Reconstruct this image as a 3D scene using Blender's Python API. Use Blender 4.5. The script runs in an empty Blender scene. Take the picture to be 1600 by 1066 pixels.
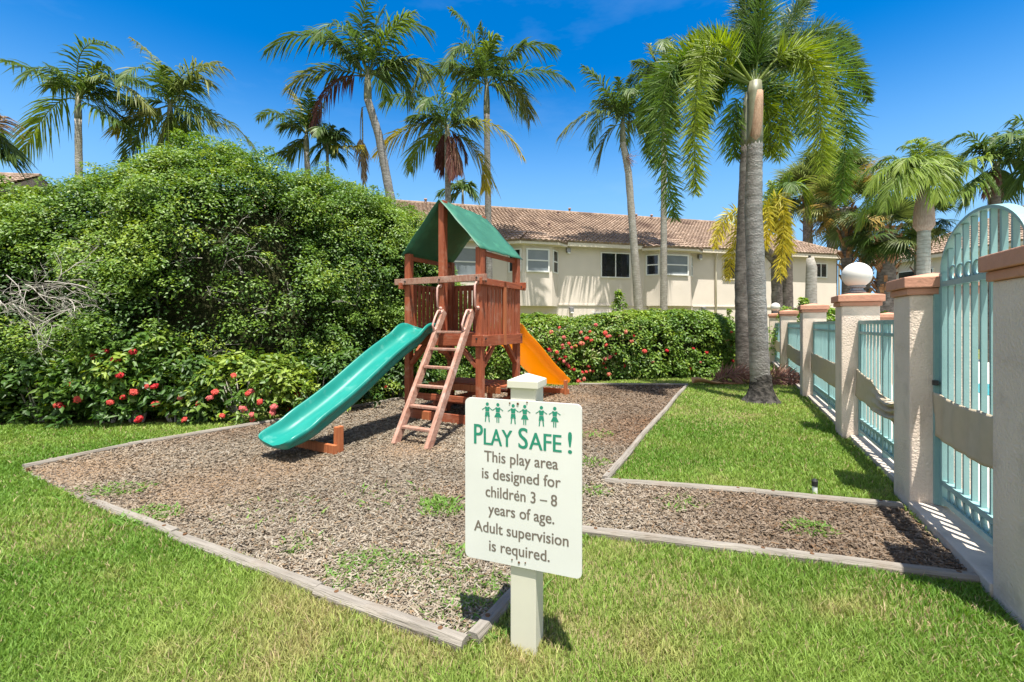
import bpy, bmesh, math, random
import numpy as np
from mathutils import Vector, Matrix

# ------------------------------------------------------------------ camera, world, sun, exposure
scene = bpy.context.scene
COL = scene.collection
H = 1.3            # camera height
F = 700.0          # focal length in photo pixels (1600 wide)
HZ = 506.0         # horizon row in the photo
cam_d = bpy.data.cameras.new("camera")
cam_d.sensor_width = 36.0
cam_d.lens = F / 1600.0 * 36.0
cam_d.shift_y = -(533.0 - HZ) / 1600.0
cam_d.clip_start = 0.05
cam_d.clip_end = 2000.0
cam = bpy.data.objects.new("camera", cam_d)
COL.objects.link(cam)
cam.location = (0, 0, H)
cam.rotation_euler = (math.radians(90), 0, 0)
scene.camera = cam

SUN_TO = Vector((0.06, -0.285, 1.0)).normalized()     # direction towards the sun
elev = math.asin(SUN_TO.z)
azim = math.atan2(SUN_TO.x, SUN_TO.y)

world = bpy.data.worlds.new("World")
scene.world = world
world.use_nodes = True
wn, wl = world.node_tree.nodes, world.node_tree.links
wn.clear()
w_out = wn.new("ShaderNodeOutputWorld")
w_bg = wn.new("ShaderNodeBackground")
w_bg.inputs[1].default_value = 0.083
sky = wn.new("ShaderNodeTexSky")
sky.sky_type = 'NISHITA'
sky.sun_disc = False
sky.sun_elevation = elev
sky.sun_rotation = azim
sky.altitude = 0
sky.air_density = 1.0
sky.dust_density = 0.35
sky.ozone_density = 3.0
hsv = wn.new("ShaderNodeHueSaturation")
hsv.inputs['Saturation'].default_value = 1.85
hsv.inputs['Hue'].default_value = 0.503
hsv.inputs['Value'].default_value = 1.2
tc = wn.new("ShaderNodeTexCoord")
mp = wn.new("ShaderNodeMapping")
mp.inputs['Scale'].default_value = (1.0, 1.0, 3.2)
cn = wn.new("ShaderNodeTexNoise")
cn.inputs['Scale'].default_value = 2.1
cn.inputs['Detail'].default_value = 6
cn.inputs['Roughness'].default_value = 0.62
cr = wn.new("ShaderNodeValToRGB")
cr.color_ramp.elements[0].position = 0.53
cr.color_ramp.elements[0].color = (0, 0, 0, 1)
cr.color_ramp.elements[1].position = 0.85
cr.color_ramp.elements[1].color = (0.10, 0.10, 0.10, 1)
cm = wn.new("ShaderNodeMixRGB")
cm.inputs[2].default_value = (6.0, 7.0, 8.0, 1)
wl.new(tc.outputs['Generated'], mp.inputs[0])
wl.new(mp.outputs[0], cn.inputs['Vector'])
wl.new(cn.outputs[0], cr.inputs[0])
wl.new(sky.outputs[0], hsv.inputs['Color'])
sx = wn.new("ShaderNodeSeparateXYZ")
wl.new(tc.outputs['Generated'], sx.inputs[0])
hz = wn.new("ShaderNodeMapRange")          # pale haze low over the horizon
hz.interpolation_type = 'SMOOTHSTEP'
hz.inputs[1].default_value = 0.50
hz.inputs[2].default_value = 0.14
hz.inputs[3].default_value = 0.0
hz.inputs[4].default_value = 0.92
wl.new(sx.outputs[2], hz.inputs[0])
hm = wn.new("ShaderNodeMixRGB")
hm.inputs[2].default_value = (2.0, 3.9, 6.2, 1)
wl.new(hz.outputs[0], hm.inputs[0])
wl.new(hsv.outputs[0], hm.inputs[1])
bk = wn.new("ShaderNodeMapRange")          # unseen white cloud added behind and above the viewer as fill light
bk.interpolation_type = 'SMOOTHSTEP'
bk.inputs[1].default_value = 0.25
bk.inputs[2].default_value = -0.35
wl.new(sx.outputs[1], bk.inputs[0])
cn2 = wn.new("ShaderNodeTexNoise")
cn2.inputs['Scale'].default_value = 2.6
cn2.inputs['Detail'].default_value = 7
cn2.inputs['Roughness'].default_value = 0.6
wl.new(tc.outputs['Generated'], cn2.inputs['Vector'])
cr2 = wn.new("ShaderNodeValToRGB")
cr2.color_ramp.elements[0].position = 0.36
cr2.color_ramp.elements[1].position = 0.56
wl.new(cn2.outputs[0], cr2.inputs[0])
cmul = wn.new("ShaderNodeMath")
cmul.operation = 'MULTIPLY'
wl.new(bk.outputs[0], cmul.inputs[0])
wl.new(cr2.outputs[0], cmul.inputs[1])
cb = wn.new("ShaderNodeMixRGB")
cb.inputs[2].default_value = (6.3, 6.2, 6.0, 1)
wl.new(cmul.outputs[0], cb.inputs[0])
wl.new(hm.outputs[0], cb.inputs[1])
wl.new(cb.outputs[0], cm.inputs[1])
wl.new(cr.outputs[0], cm.inputs[0])
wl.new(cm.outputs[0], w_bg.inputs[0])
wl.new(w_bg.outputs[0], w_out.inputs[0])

sun_d = bpy.data.lights.new("sun", 'SUN')
sun_d.energy = 5.0
sun_d.angle = math.radians(0.5)
sun_d.color = (1.0, 0.95, 0.86)
sun = bpy.data.objects.new("sun", sun_d)
COL.objects.link(sun)
sun.rotation_euler = SUN_TO.to_track_quat('Z', 'Y').to_euler()
sun.location = (0, 0, 30)

scene.view_settings.view_transform = 'Standard'
scene.view_settings.look = 'None'
scene.view_settings.exposure = 1.12
scene.view_settings.gamma = 1.0

# ------------------------------------------------------------------ helpers
random.seed(7)
RNG = np.random.default_rng(11)


def W(u, v, d):
    return Vector(((u - 800.0) / F * d, d, H - (v - HZ) / F * d))


def G(u, v, z=0.0):
    d = (H - z) * F / (v - HZ)
    return Vector(((u - 800.0) / F * d, d, z))


def tag(o, label=None, cat=None, group=None, kind=None):
    if label: o["label"] = label
    if cat: o["category"] = cat
    if group: o["group"] = group
    if kind: o["kind"] = kind
    return o


def empty(name, loc=(0, 0, 0), rz=0.0, parent=None):
    o = bpy.data.objects.new(name, None)
    o.empty_display_size = 0.2
    COL.objects.link(o)
    o.location = loc
    o.rotation_euler = (0, 0, rz)
    if parent: o.parent = parent
    return o


def link(name, me, mat, parent=None):
    o = bpy.data.objects.new(name, me)
    COL.objects.link(o)
    if mat is not None and not me.materials: me.materials.append(mat)
    if parent is not None: o.parent = parent
    return o


def copy_tree(o, parent=None):
    c = o.copy()
    COL.objects.link(c)
    c.parent = parent
    for ch in list(o.children):
        copy_tree(ch, c)
    return c


class MB:
    def __init__(self):
        self.v, self.f = [], []

    def add(self, vs, fs):
        n = len(self.v)
        self.v += [tuple(p) for p in vs]
        self.f += [tuple(i + n for i in q) for q in fs]
        return self

    def box(self, c, s, rz=0.0, M=None):
        hx, hy, hz = s[0] / 2, s[1] / 2, s[2] / 2
        vs = []
        for z in (-hz, hz):
            for (x, y) in ((-hx, -hy), (hx, -hy), (hx, hy), (-hx, hy)):
                p = Vector((x, y, z))
                if M is not None: p = M @ p
                if rz: p = Matrix.Rotation(rz, 3, 'Z') @ p
                vs.append(p + Vector(c))
        return self.add(vs, [(0, 3, 2, 1), (4, 5, 6, 7), (0, 1, 5, 4), (1, 2, 6, 5), (2, 3, 7, 6), (3, 0, 4, 7)])

    def span(self, a, b):
        return self.box([(a[i] + b[i]) / 2 for i in range(3)], [abs(b[i] - a[i]) for i in range(3)])

    def bar(self, p0, p1, w, h, up=(0, 0, 1)):
        p0, p1 = Vector(p0), Vector(p1)
        t = (p1 - p0).normalized()
        s = t.cross(Vector(up))
        if s.length < 1e-4: s = t.cross(Vector((0, 1, 0)))
        s.normalize()
        n = s.cross(t).normalized()
        vs = []
        for p in (p0, p1):
            for (a, b) in ((-1, -1), (1, -1), (1, 1), (-1, 1)):
                vs.append(p + s * (a * w / 2) + n * (b * h / 2))
        return self.add(vs, [(0, 1, 2, 3), (7, 6, 5, 4), (0, 4, 5, 1), (1, 5, 6, 2), (2, 6, 7, 3), (3, 7, 4, 0)])

    def tube(self, pts, rad, n=8, caps=True):
        pts = [Vector(p) for p in pts]
        k = len(pts)
        if not hasattr(rad, '__len__'): rad = [rad] * k
        vs, fs = [], []
        ref = None
        for i, p in enumerate(pts):
            t = (pts[min(i + 1, k - 1)] - pts[max(i - 1, 0)]).normalized()
            if ref is None:
                ref = t.cross(Vector((0.13, 0.97, 0.2)))
                if ref.length < 1e-3: ref = t.cross(Vector((1, 0, 0)))
            a = (ref - t * ref.dot(t)).normalized()
            ref = a
            b = t.cross(a)
            for j in range(n):
                an = 2 * math.pi * j / n
                vs.append(p + (a * math.cos(an) + b * math.sin(an)) * rad[i])
        for i in range(k - 1):
            for j in range(n):
                j2 = (j + 1) % n
                fs.append((i * n + j, i * n + j2, (i + 1) * n + j2, (i + 1) * n + j))
        if caps:
            fs.append(tuple(range(n - 1, -1, -1)))
            fs.append(tuple((k - 1) * n + j for j in range(n)))
        return self.add(vs, fs)

    def prism(self, poly, z0, z1):
        n = len(poly)
        vs = [(p[0], p[1], z0) for p in poly] + [(p[0], p[1], z1) for p in poly]
        fs = [tuple(range(n - 1, -1, -1)), tuple(range(n, 2 * n))]
        fs += [(i, (i + 1) % n, n + (i + 1) % n, n + i) for i in range(n)]
        return self.add(vs, fs)

    def lathe(self, prof, n=24, c=(0, 0, 0)):
        vs, fs = [], []
        for (r, z) in prof:
            for j in range(n):
                a = 2 * math.pi * j / n
                vs.append((c[0] + r * math.cos(a), c[1] + r * math.sin(a), c[2] + z))
        for i in range(len(prof) - 1):
            for j in range(n):
                j2 = (j + 1) % n
                fs.append((i * n + j, i * n + j2, (i + 1) * n + j2, (i + 1) * n + j))
        return self.add(vs, fs)

    def build(self, name, mat, parent=None, bevel=0.0, smooth=False, loc=None, rz=0.0, seg=2):
        me = bpy.data.meshes.new(name)
        me.from_pydata(self.v, [], self.f)
        bm = bmesh.new()
        bm.from_mesh(me)
        bmesh.ops.recalc_face_normals(bm, faces=bm.faces[:])
        if bevel > 0:
            bmesh.ops.bevel(bm, geom=bm.edges[:], offset=bevel, segments=seg, profile=0.6, affect='EDGES', clamp_overlap=True)
        if smooth:
            for f in bm.faces: f.smooth = True
        bm.to_mesh(me)
        bm.free()
        o = link(name, me, mat, parent)
        if loc is not None: o.location = loc
        if rz: o.rotation_euler = (0, 0, rz)
        return o


def mesh_np(name, V, T, col, mat, parent=None, smooth=False):
    V = np.asarray(V, np.float32)
    T = np.asarray(T, np.int32)
    k = T.shape[1]
    me = bpy.data.meshes.new(name)
    me.vertices.add(len(V))
    me.vertices.foreach_set("co", V.ravel())
    me.loops.add(T.size)
    me.loops.foreach_set("vertex_index", T.ravel())
    me.polygons.add(len(T))
    me.polygons.foreach_set("loop_start", np.arange(0, T.size, k, dtype=np.int32))
    if smooth:
        me.polygons.foreach_set("use_smooth", np.ones(len(T), dtype=bool))
    if col is not None:
        a = me.attributes.new("col", 'FLOAT_COLOR', 'POINT')
        c = np.ones((len(V), 4), np.float32)
        c[:, :3] = col
        a.data.foreach_set("color", c.ravel())
    me.update(calc_edges=True)
    return link(name, me, mat, parent)


_LAT = RNG.random((64, 64, 64)).astype(np.float32)


def noise3(p, scale, off=0.0):
    q = np.asarray(p, float) * scale + off + 100.0
    i = np.floor(q).astype(int)
    f = q - i
    f = f * f * (3 - 2 * f)
    i = i % 64
    j = (i + 1) % 64
    r = 0
    for a in (0, 1):
        for b in (0, 1):
            for c in (0, 1):
                w = (f[:, 0] if a else 1 - f[:, 0]) * (f[:, 1] if b else 1 - f[:, 1]) * (f[:, 2] if c else 1 - f[:, 2])
                r = r + w * _LAT[(j if a else i)[:, 0], (j if b else i)[:, 1], (j if c else i)[:, 2]]
    return r


def fbm(p, scale, off=0.0):
    return (noise3(p, scale, off) + 0.5 * noise3(p, scale * 2.1, off + 7) + 0.25 * noise3(p, scale * 4.3, off + 13)) / 1.75


def nrm(a):
    return a / np.maximum(np.linalg.norm(a, axis=1, keepdims=True), 1e-9)


def in_poly(x, y, poly):
    r = np.zeros(len(x), bool)
    n = len(poly)
    for i in range(n):
        x0, y0 = poly[i][0], poly[i][1]
        x1, y1 = poly[(i + 1) % n][0], poly[(i + 1) % n][1]
        c = ((y0 > y) != (y1 > y)) & (x < (x1 - x0) * (y - y0) / (y1 - y0 + 1e-12) + x0)
        r ^= c
    return r


# ------------------------------------------------------------------ materials
def nodes_of(m):
    m.use_nodes = True
    nt = m.node_tree
    return nt, nt.nodes, nt.links, nt.nodes["Principled BSDF"]


def mat(name, c1, c2=None, rough=0.8, scale=8.0, bump=0.0, bscale=60.0, stretch=(1, 1, 1), metal=0.0, spec=0.4,
        lo=0.35, hi=0.65, c3=None, s3=2.0, lo3=0.52, hi3=0.7, bdist=0.01, coat=0.0):
    m = bpy.data.materials.new(name)
    nt, N, L, b = nodes_of(m)
    b.inputs['Roughness'].default_value = rough
    b.inputs['Metallic'].default_value = metal
    b.inputs['Specular IOR Level'].default_value = spec
    b.inputs['Coat Weight'].default_value = coat
    tcn = N.new("ShaderNodeTexCoord")
    mpn = N.new("ShaderNodeMapping")
    mpn.inputs['Scale'].default_value = stretch
    L.new(tcn.outputs['Object'], mpn.inputs[0])
    out = None
    if c2 is None:
        c2 = tuple(x * 0.86 for x in c1)
    no = N.new("ShaderNodeTexNoise")
    no.inputs['Scale'].default_value = scale
    no.inputs['Detail'].default_value = 5
    L.new(mpn.outputs[0], no.inputs['Vector'])
    rp = N.new("ShaderNodeValToRGB")
    rp.color_ramp.elements[0].position = lo
    rp.color_ramp.elements[1].position = hi
    rp.color_ramp.elements[0].color = (*c1, 1)
    rp.color_ramp.elements[1].color = (*c2, 1)
    L.new(no.outputs[0], rp.inputs[0])
    out = rp.outputs[0]
    if c3 is not None:
        n3 = N.new("ShaderNodeTexNoise")
        n3.inputs['Scale'].default_value = s3
        n3.inputs['Detail'].default_value = 6
        n3.inputs['Roughness'].default_value = 0.65
        L.new(tcn.outputs['Object'], n3.inputs['Vector'])
        r3 = N.new("ShaderNodeValToRGB")
        r3.color_ramp.elements[0].position = lo3
        r3.color_ramp.elements[1].position = hi3
        L.new(n3.outputs[0], r3.inputs[0])
        mx = N.new("ShaderNodeMixRGB")
        mx.inputs[2].default_value = (*c3, 1)
        L.new(r3.outputs[0], mx.inputs[0])
        L.new(out, mx.inputs[1])
        out = mx.outputs[0]
    L.new(out, b.inputs['Base Color'])
    if bump > 0:
        nb = N.new("ShaderNodeTexNoise")
        nb.inputs['Scale'].default_value = bscale
        nb.inputs['Detail'].default_value = 4
        L.new(mpn.outputs[0], nb.inputs['Vector'])
        bp = N.new("ShaderNodeBump")
        bp.inputs['Strength'].default_value = bump
        bp.inputs['Distance'].default_value = bdist
        L.new(nb.outputs[0], bp.inputs['Height'])
        L.new(bp.outputs[0], b.inputs['Normal'])
    return m


def foliage_mat(name, rough=0.42, trans=0.3, spec=0.4):
    m = bpy.data.materials.new(name)
    nt, N, L, b = nodes_of(m)
    at = N.new("ShaderNodeAttribute")
    at.attribute_name = "col"
    b.inputs['Roughness'].default_value = rough
    b.inputs['Specular IOR Level'].default_value = spec
    L.new(at.outputs['Color'], b.inputs['Base Color'])
    tr = N.new("ShaderNodeBsdfTranslucent")
    hs = N.new("ShaderNodeHueSaturation")
    hs.inputs['Hue'].default_value = 0.485
    hs.inputs['Saturation'].default_value = 1.1
    hs.inputs['Value'].default_value = 1.35
    L.new(at.outputs['Color'], hs.inputs['Color'])
    L.new(hs.outputs[0], tr.inputs['Color'])
    mx = N.new("ShaderNodeMixShader")
    mx.inputs[0].default_value = trans
    L.new(b.outputs[0], mx.inputs[1])
    L.new(tr.outputs[0], mx.inputs[2])
    L.new(mx.outputs[0], N["Material Output"].inputs['Surface'])
    return m


M = {}
M['leaf'] = foliage_mat("leaf", 0.45, 0.32, 0.4)
M['frond'] = foliage_mat("frond", 0.5, 0.32, 0.3)
M['grass'] = foliage_mat("grass", 0.55, 0.35, 0.3)
M['petal'] = foliage_mat("petal", 0.6, 0.3, 0.2)
M['chips'] = foliage_mat("wood_chip", 0.9, 0.0, 0.15)
M['lawn'] = mat("lawn_soil", (0.11, 0.15, 0.03), (0.19, 0.16, 0.08), 0.95, 3.0, 0.6, 40, spec=0.1, c3=(0.08, 0.14, 0.02), s3=0.8)
M['mulch'] = mat("mulch", (0.15, 0.115, 0.085), (0.31, 0.25, 0.195), 0.95, 30.0, 1.0, 55, spec=0.1, c3=(0.24, 0.12, 0.05), s3=1.1, lo3=0.56, hi3=0.75, bdist=0.02)
M['deck'] = mat("pool_paving", (0.55, 0.52, 0.47), (0.45, 0.43, 0.4), 0.85, 5, 0.2, 80)
M['stucco'] = mat("stucco", (0.72, 0.60, 0.50), (0.65, 0.54, 0.445), 0.9, 3, 0.55, 70, spec=0.2, c3=(0.44, 0.36, 0.295), s3=5, lo3=0.54, hi3=0.85, bdist=0.015)
M['cap'] = mat("terracotta_paint", (0.54, 0.275, 0.185), (0.47, 0.23, 0.155), 0.85, 5, 0.3, 60, spec=0.25, c3=(0.28, 0.16, 0.11), s3=9, lo3=0.58, hi3=0.8)
M['wall'] = mat("cream_stucco", (0.68, 0.61, 0.535), (0.635, 0.57, 0.50), 0.92, 1.2, 0.3, 25, spec=0.15, c3=(0.56, 0.49, 0.385), s3=0.7, lo3=0.6, hi3=0.85)
M['trim'] = mat("cream_trim", (0.68, 0.61, 0.49), (0.62, 0.55, 0.44), 0.7, 2, spec=0.3)
M['white'] = mat("white_frame", (0.78, 0.78, 0.76), (0.72, 0.72, 0.70), 0.5, 3)
M['teal'] = mat("teal_paint", (0.235, 0.395, 0.385), (0.20, 0.35, 0.345), 0.45, 6, 0.08, 90, c3=(0.34, 0.50, 0.47), s3=7, lo3=0.6, hi3=0.8)
M['tan'] = mat("tan_mesh_fabric", (0.51, 0.43, 0.31), (0.47, 0.395, 0.28), 0.85, 12, 0.2, 220, spec=0.15)
M['concrete'] = mat("concrete", (0.52, 0.46, 0.39), (0.42, 0.375, 0.32), 0.9, 6, 0.5, 70, spec=0.2, c3=(0.24, 0.22, 0.19), s3=3, lo3=0.58, hi3=0.8)
M['timber'] = mat("weathered_timber", (0.27, 0.245, 0.21), (0.185, 0.165, 0.14), 0.9, 5, 0.7, 22, stretch=(0.6, 9, 9), spec=0.15, c3=(0.20, 0.165, 0.13), s3=3.5, lo3=0.55, hi3=0.75)
M['glass'] = mat("dark_glass", (0.012, 0.015, 0.018), (0.02, 0.022, 0.025), 0.06, 2, spec=0.7)
M['blind'] = mat("screened_glass", (0.20, 0.23, 0.25), (0.16, 0.19, 0.21), 0.25, 2, spec=0.6)
M['metal'] = mat("grey_metal", (0.32, 0.32, 0.33), (0.26, 0.26, 0.27), 0.45, 10, metal=0.6)
M['black'] = mat("black_plastic", (0.02, 0.02, 0.02), (0.03, 0.03, 0.03), 0.5, 10)
M['rust'] = mat("rusty_screw", (0.16, 0.07, 0.025), (0.07, 0.04, 0.02), 0.8, 200)
M['pvc'] = mat("cream_sleeve", (0.58, 0.565, 0.47), (0.55, 0.535, 0.445), 0.5, 6, c3=(0.55, 0.53, 0.44), s3=10, lo3=0.62, hi3=0.8)
M['board'] = mat("sign_board", (0.64, 0.65, 0.62), (0.61, 0.62, 0.59), 0.5, 5, c3=(0.52, 0.50, 0.42), s3=16, lo3=0.64, hi3=0.82)
M['ink_green'] = mat("green_ink", (0.012, 0.20, 0.125), (0.018, 0.23, 0.145), 0.6, 60)
M['ink_grey'] = mat("grey_ink", (0.13, 0.105, 0.085), (0.18, 0.15, 0.125), 0.7, 90)
M['canvas'] = mat("green_canvas", (0.026, 0.112, 0.070), (0.034, 0.138, 0.088), 0.55, 3, 0.25, 14, spec=0.35, c3=(0.05, 0.19, 0.115), s3=3.5)
M['slide_green'] = mat("green_plastic", (0.008, 0.185, 0.150), (0.012, 0.21, 0.17), 0.32, 3, 0.05, 8, stretch=(9, 1.5, 1.5), spec=0.45, c3=(0.10, 0.30, 0.255), s3=9, lo3=0.56, hi3=0.8)
M['slide_yellow'] = mat("yellow_plastic", (0.96, 0.345, 0.010), (0.92, 0.32, 0.010), 0.3, 3, spec=0.5)
def see_through(m, col, f):
    # thin moulded plastic lets some light through
    nt = m.node_tree
    t = nt.nodes.new("ShaderNodeBsdfTranslucent")
    t.inputs['Color'].default_value = (*col, 1)
    x = nt.nodes.new("ShaderNodeMixShader")
    x.inputs[0].default_value = f
    nt.links.new(nt.nodes["Principled BSDF"].outputs[0], x.inputs[1])
    nt.links.new(t.outputs[0], x.inputs[2])
    nt.links.new(x.outputs[0], nt.nodes["Material Output"].inputs['Surface'])


see_through(M['slide_yellow'], (1.0, 0.60, 0.02), 0.5)
M['handle'] = mat("faded_pink_handle", (0.52, 0.31, 0.26), (0.46, 0.26, 0.22), 0.5, 20)
_wa, _wb, _wc = (0.34, 0.095, 0.042), (0.235, 0.06, 0.028), (0.40, 0.21, 0.145)
for ax, st in (('x', (0.7, 11, 11)), ('y', (11, 0.7, 11)), ('z', (11, 11, 0.7))):
    M['wood_' + ax] = mat("redwood_" + ax, _wa, _wb, 0.62, 4.5, 0.45, 16, stretch=st, spec=0.3, c3=_wc, s3=5, lo3=0.54, hi3=0.78, bdist=0.006)
M['wood_new'] = mat("redwood_orange", (0.43, 0.15, 0.06), (0.33, 0.10, 0.04), 0.65, 4.5, 0.4, 16, stretch=(11, 11, 0.8), spec=0.25)
M['wood_grey'] = mat("weathered_redwood", (0.37, 0.225, 0.17), (0.28, 0.135, 0.095), 0.75, 5, 0.5, 16, stretch=(10, 2.2, 2.2), spec=0.2, c3=(0.42, 0.30, 0.25), s3=7)
M['bark'] = mat("shrub_bark", (0.30, 0.27, 0.235), (0.42, 0.39, 0.35), 0.9, 20, 0.4, 60)
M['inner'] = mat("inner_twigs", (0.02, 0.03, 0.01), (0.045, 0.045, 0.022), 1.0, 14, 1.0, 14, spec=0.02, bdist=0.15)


def trunk_mat(name, c1, c2, c3, freq=9.0, ring=0.7):
    m = mat(name, c1, c2, 0.88, 7, 0, spec=0.15, stretch=(1, 1, 2.5), c3=c3, s3=3.2, lo3=0.5, hi3=0.74)
    nt, N, L, b = nodes_of(m)
    tcn = N.new("ShaderNodeTexCoord")
    wv = N.new("ShaderNodeTexWave")
    wv.bands_direction = 'Z'
    wv.wave_profile = 'SAW'
    wv.inputs['Scale'].default_value = freq / 6.28 * 2
    wv.inputs['Distortion'].default_value = 1.6
    wv.inputs['Detail'].default_value = 3
    wv.inputs['Detail Scale'].default_value = 2.5
    L.new(tcn.outputs['Object'], wv.inputs['Vector'])
    src = b.inputs['Base Color'].links[0].from_socket
    rr = N.new("ShaderNodeValToRGB")
    rr.color_ramp.elements[0].position = 0.0
    rr.color_ramp.elements[0].color = (0.62, 0.60, 0.58, 1)
    rr.color_ramp.elements[1].position = 0.22
    rr.color_ramp.elements[1].color = (1, 1, 1, 1)
    L.new(wv.outputs[1], rr.inputs[0])
    mm = N.new("ShaderNodeMixRGB")
    mm.blend_type = 'MULTIPLY'
    mm.inputs[0].default_value = 0.9
    L.new(src, mm.inputs[1])
    L.new(rr.outputs[0], mm.inputs[2])
    L.new(mm.outputs[0], b.inputs['Base Color'])
    nz = N.new("ShaderNodeTexNoise")
    nz.inputs['Scale'].default_value = 40
    L.new(tcn.outputs['Object'], nz.inputs['Vector'])
    ad = N.new("ShaderNodeMath")
    ad.operation = 'ADD'
    L.new(wv.outputs[1], ad.inputs[0])
    L.new(nz.outputs[0], ad.inputs[1])
    bp = N.new("ShaderNodeBump")
    bp.inputs['Strength'].default_value = ring
    bp.inputs['Distance'].default_value = 0.02
    L.new(ad.outputs[0], bp.inputs['Height'])
    L.new(bp.outputs[0], b.inputs['Normal'])
    return m


M['trunk'] = trunk_mat("palm_trunk_grey", (0.285, 0.27, 0.255), (0.185, 0.172, 0.16), (0.385, 0.37, 0.35))
M['trunk_dark'] = trunk_mat("palm_trunk_dark", (0.19, 0.165, 0.145), (0.10, 0.085, 0.075), (0.31, 0.28, 0.25))
M['trunk_pale'] = trunk_mat("palm_trunk_pale", (0.40, 0.375, 0.335), (0.29, 0.265, 0.23), (0.50, 0.47, 0.43))
M['boots'] = mat("palm_boots", (0.21, 0.10, 0.05), (0.33, 0.19, 0.10), 0.9, 9, 0.6, 20, spec=0.1, c3=(0.12, 0.06, 0.035), s3=5)
M['boots_pale'] = mat("palm_boots_pale", (0.40, 0.29, 0.24), (0.29, 0.19, 0.15), 0.9, 9, 0.6, 20, stretch=(4, 4, 1), spec=0.1)
M['shaft'] = mat("palm_crownshaft", (0.19, 0.195, 0.12), (0.14, 0.135, 0.085), 0.5, 5, 0.1, 20, stretch=(3, 3, 1))
M['sheath'] = mat("dry_leaf_sheath", (0.40, 0.265, 0.175), (0.28, 0.165, 0.10), 0.8, 6, 0.8, 30, stretch=(6, 6, 1))
M['deadwood'] = mat("dry_frond_base", (0.34, 0.20, 0.10), (0.45, 0.25, 0.11), 0.85, 8, 0.3, 30)


def tile_mat():
    m = mat("clay_roof_tile", (0.29, 0.21, 0.155), (0.215, 0.152, 0.112), 0.85, 9, 0.3, 60, spec=0.2, c3=(0.42, 0.32, 0.25), s3=3.5, lo3=0.5, hi3=0.72)
    nt, N, L, b = nodes_of(m)
    src = b.inputs['Base Color'].links[0].from_socket
    tcn = N.new("ShaderNodeTexCoord")
    vo = N.new("ShaderNodeTexVoronoi")
    vo.inputs['Scale'].default_value = 3.3
    L.new(tcn.outputs['Object'], vo.inputs['Vector'])
    hs = N.new("ShaderNodeHueSaturation")
    mr = N.new("ShaderNodeMapRange")
    mr.inputs[3].default_value = 0.82
    mr.inputs[4].default_value = 1.15
    sp = N.new("ShaderNodeSeparateColor")
    L.new(vo.outputs['Color'], sp.inputs[0])
    L.new(sp.outputs[0], mr.inputs[0])
    L.new(mr.outputs[0], hs.inputs['Value'])
    L.new(src, hs.inputs['Color'])
    n2 = N.new("ShaderNodeTexNoise")
    n2.inputs['Scale'].default_value = 0.55
    n2.inputs['Detail'].default_value = 6
    L.new(tcn.outputs['Object'], n2.inputs['Vector'])
    r2 = N.new("ShaderNodeValToRGB")
    r2.color_ramp.elements[0].position = 0.57
    r2.color_ramp.elements[1].position = 0.72
    L.new(n2.outputs[0], r2.inputs[0])
    mx = N.new("ShaderNodeMixRGB")
    mx.inputs[2].default_value = (0.13, 0.085, 0.065, 1)
    L.new(r2.outputs[0], mx.inputs[0])
    L.new(hs.outputs[0], mx.inputs[1])
    L.new(mx.outputs[0], b.inputs['Base Color'])
    return m


M['tile'] = tile_mat()


def water_mat():
    m = mat("pool_water", (0.05, 0.42, 0.50), (0.07, 0.50, 0.57), 0.05, 4, 0.3, 12, spec=0.5)
    return m


M['water'] = water_mat()


def globe_mat():
    m = mat("white_globe", (0.62, 0.60, 0.56), (0.59, 0.57, 0.53), 0.6, 2, spec=0.25)
    return m


M['globe'] = globe_mat()

# ------------------------------------------------------------------ ground
fu = Vector((0.4422, 0.8969, 0))      # along the pool fence, away from the camera
fr = Vector((0.8969, -0.4422, 0))     # across it, towards the pool
P2 = Vector((2.774, 3.127, 0))
FANG = math.atan2(fu.y, fu.x)


def FP(s, off, z=0.0):
    p = P2 + fu * s + fr * off
    return Vector((p.x, p.y, z))


mb = MB()
mb.add([(-600, -300, 0), (600, -300, 0), (600, 900, 0), (-600, 900, 0)], [(0, 1, 2, 3)])
tag(mb.build("lawn_ground", M['lawn']), kind="structure")

BED_PX = [(727, 1012), (497, 928), (384, 876), (272, 836), (200, 809), (136, 790), (36, 735), (68, 722), (200, 700), (320, 678),
          (452, 658), (553, 639), (627, 624), (760, 609), (930, 601.5), (1073, 603), (1062, 616), (945, 755), (1410, 795),
          (1519, 905), (1545, 915), (1230, 874), (892, 832)]
BED = [G(*p) for p in BED_PX]
BEDXY = [(p.x, p.y) for p in BED]
mb = MB()
mb.add([(p.x, p.y, 0.006) for p in BED], [tuple(range(len(BED)))])
bedo = mb.build("mulch_bed", M['mulch'])
bm = bmesh.new(); bm.from_mesh(bedo.data)
bmesh.ops.triangulate(bm, faces=bm.faces[:])
for f in bm.faces:
    if f.normal.z < 0: f.normal_flip()
bm.to_mesh(bedo.data); bm.free()
tag(bedo, kind="structure")

# pool deck and pool beyond the fence
mb = MB()
mb.add([FP(-6, 0.36, 0.012), FP(-6, 13, 0.012), FP(18, 13, 0.012), FP(18, 0.36, 0.012)], [(0, 1, 2, 3)])
tag(mb.build("pool_deck", M['deck']), kind="structure")
mb = MB()
mb.add([FP(-1.5, 3.0, 0.02), FP(-1.5, 8, 0.02), FP(9, 8, 0.02), FP(9, 3.0, 0.02)], [(0, 1, 2, 3)])
tag(mb.build("pool_water", M['water']), kind="structure")
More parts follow.
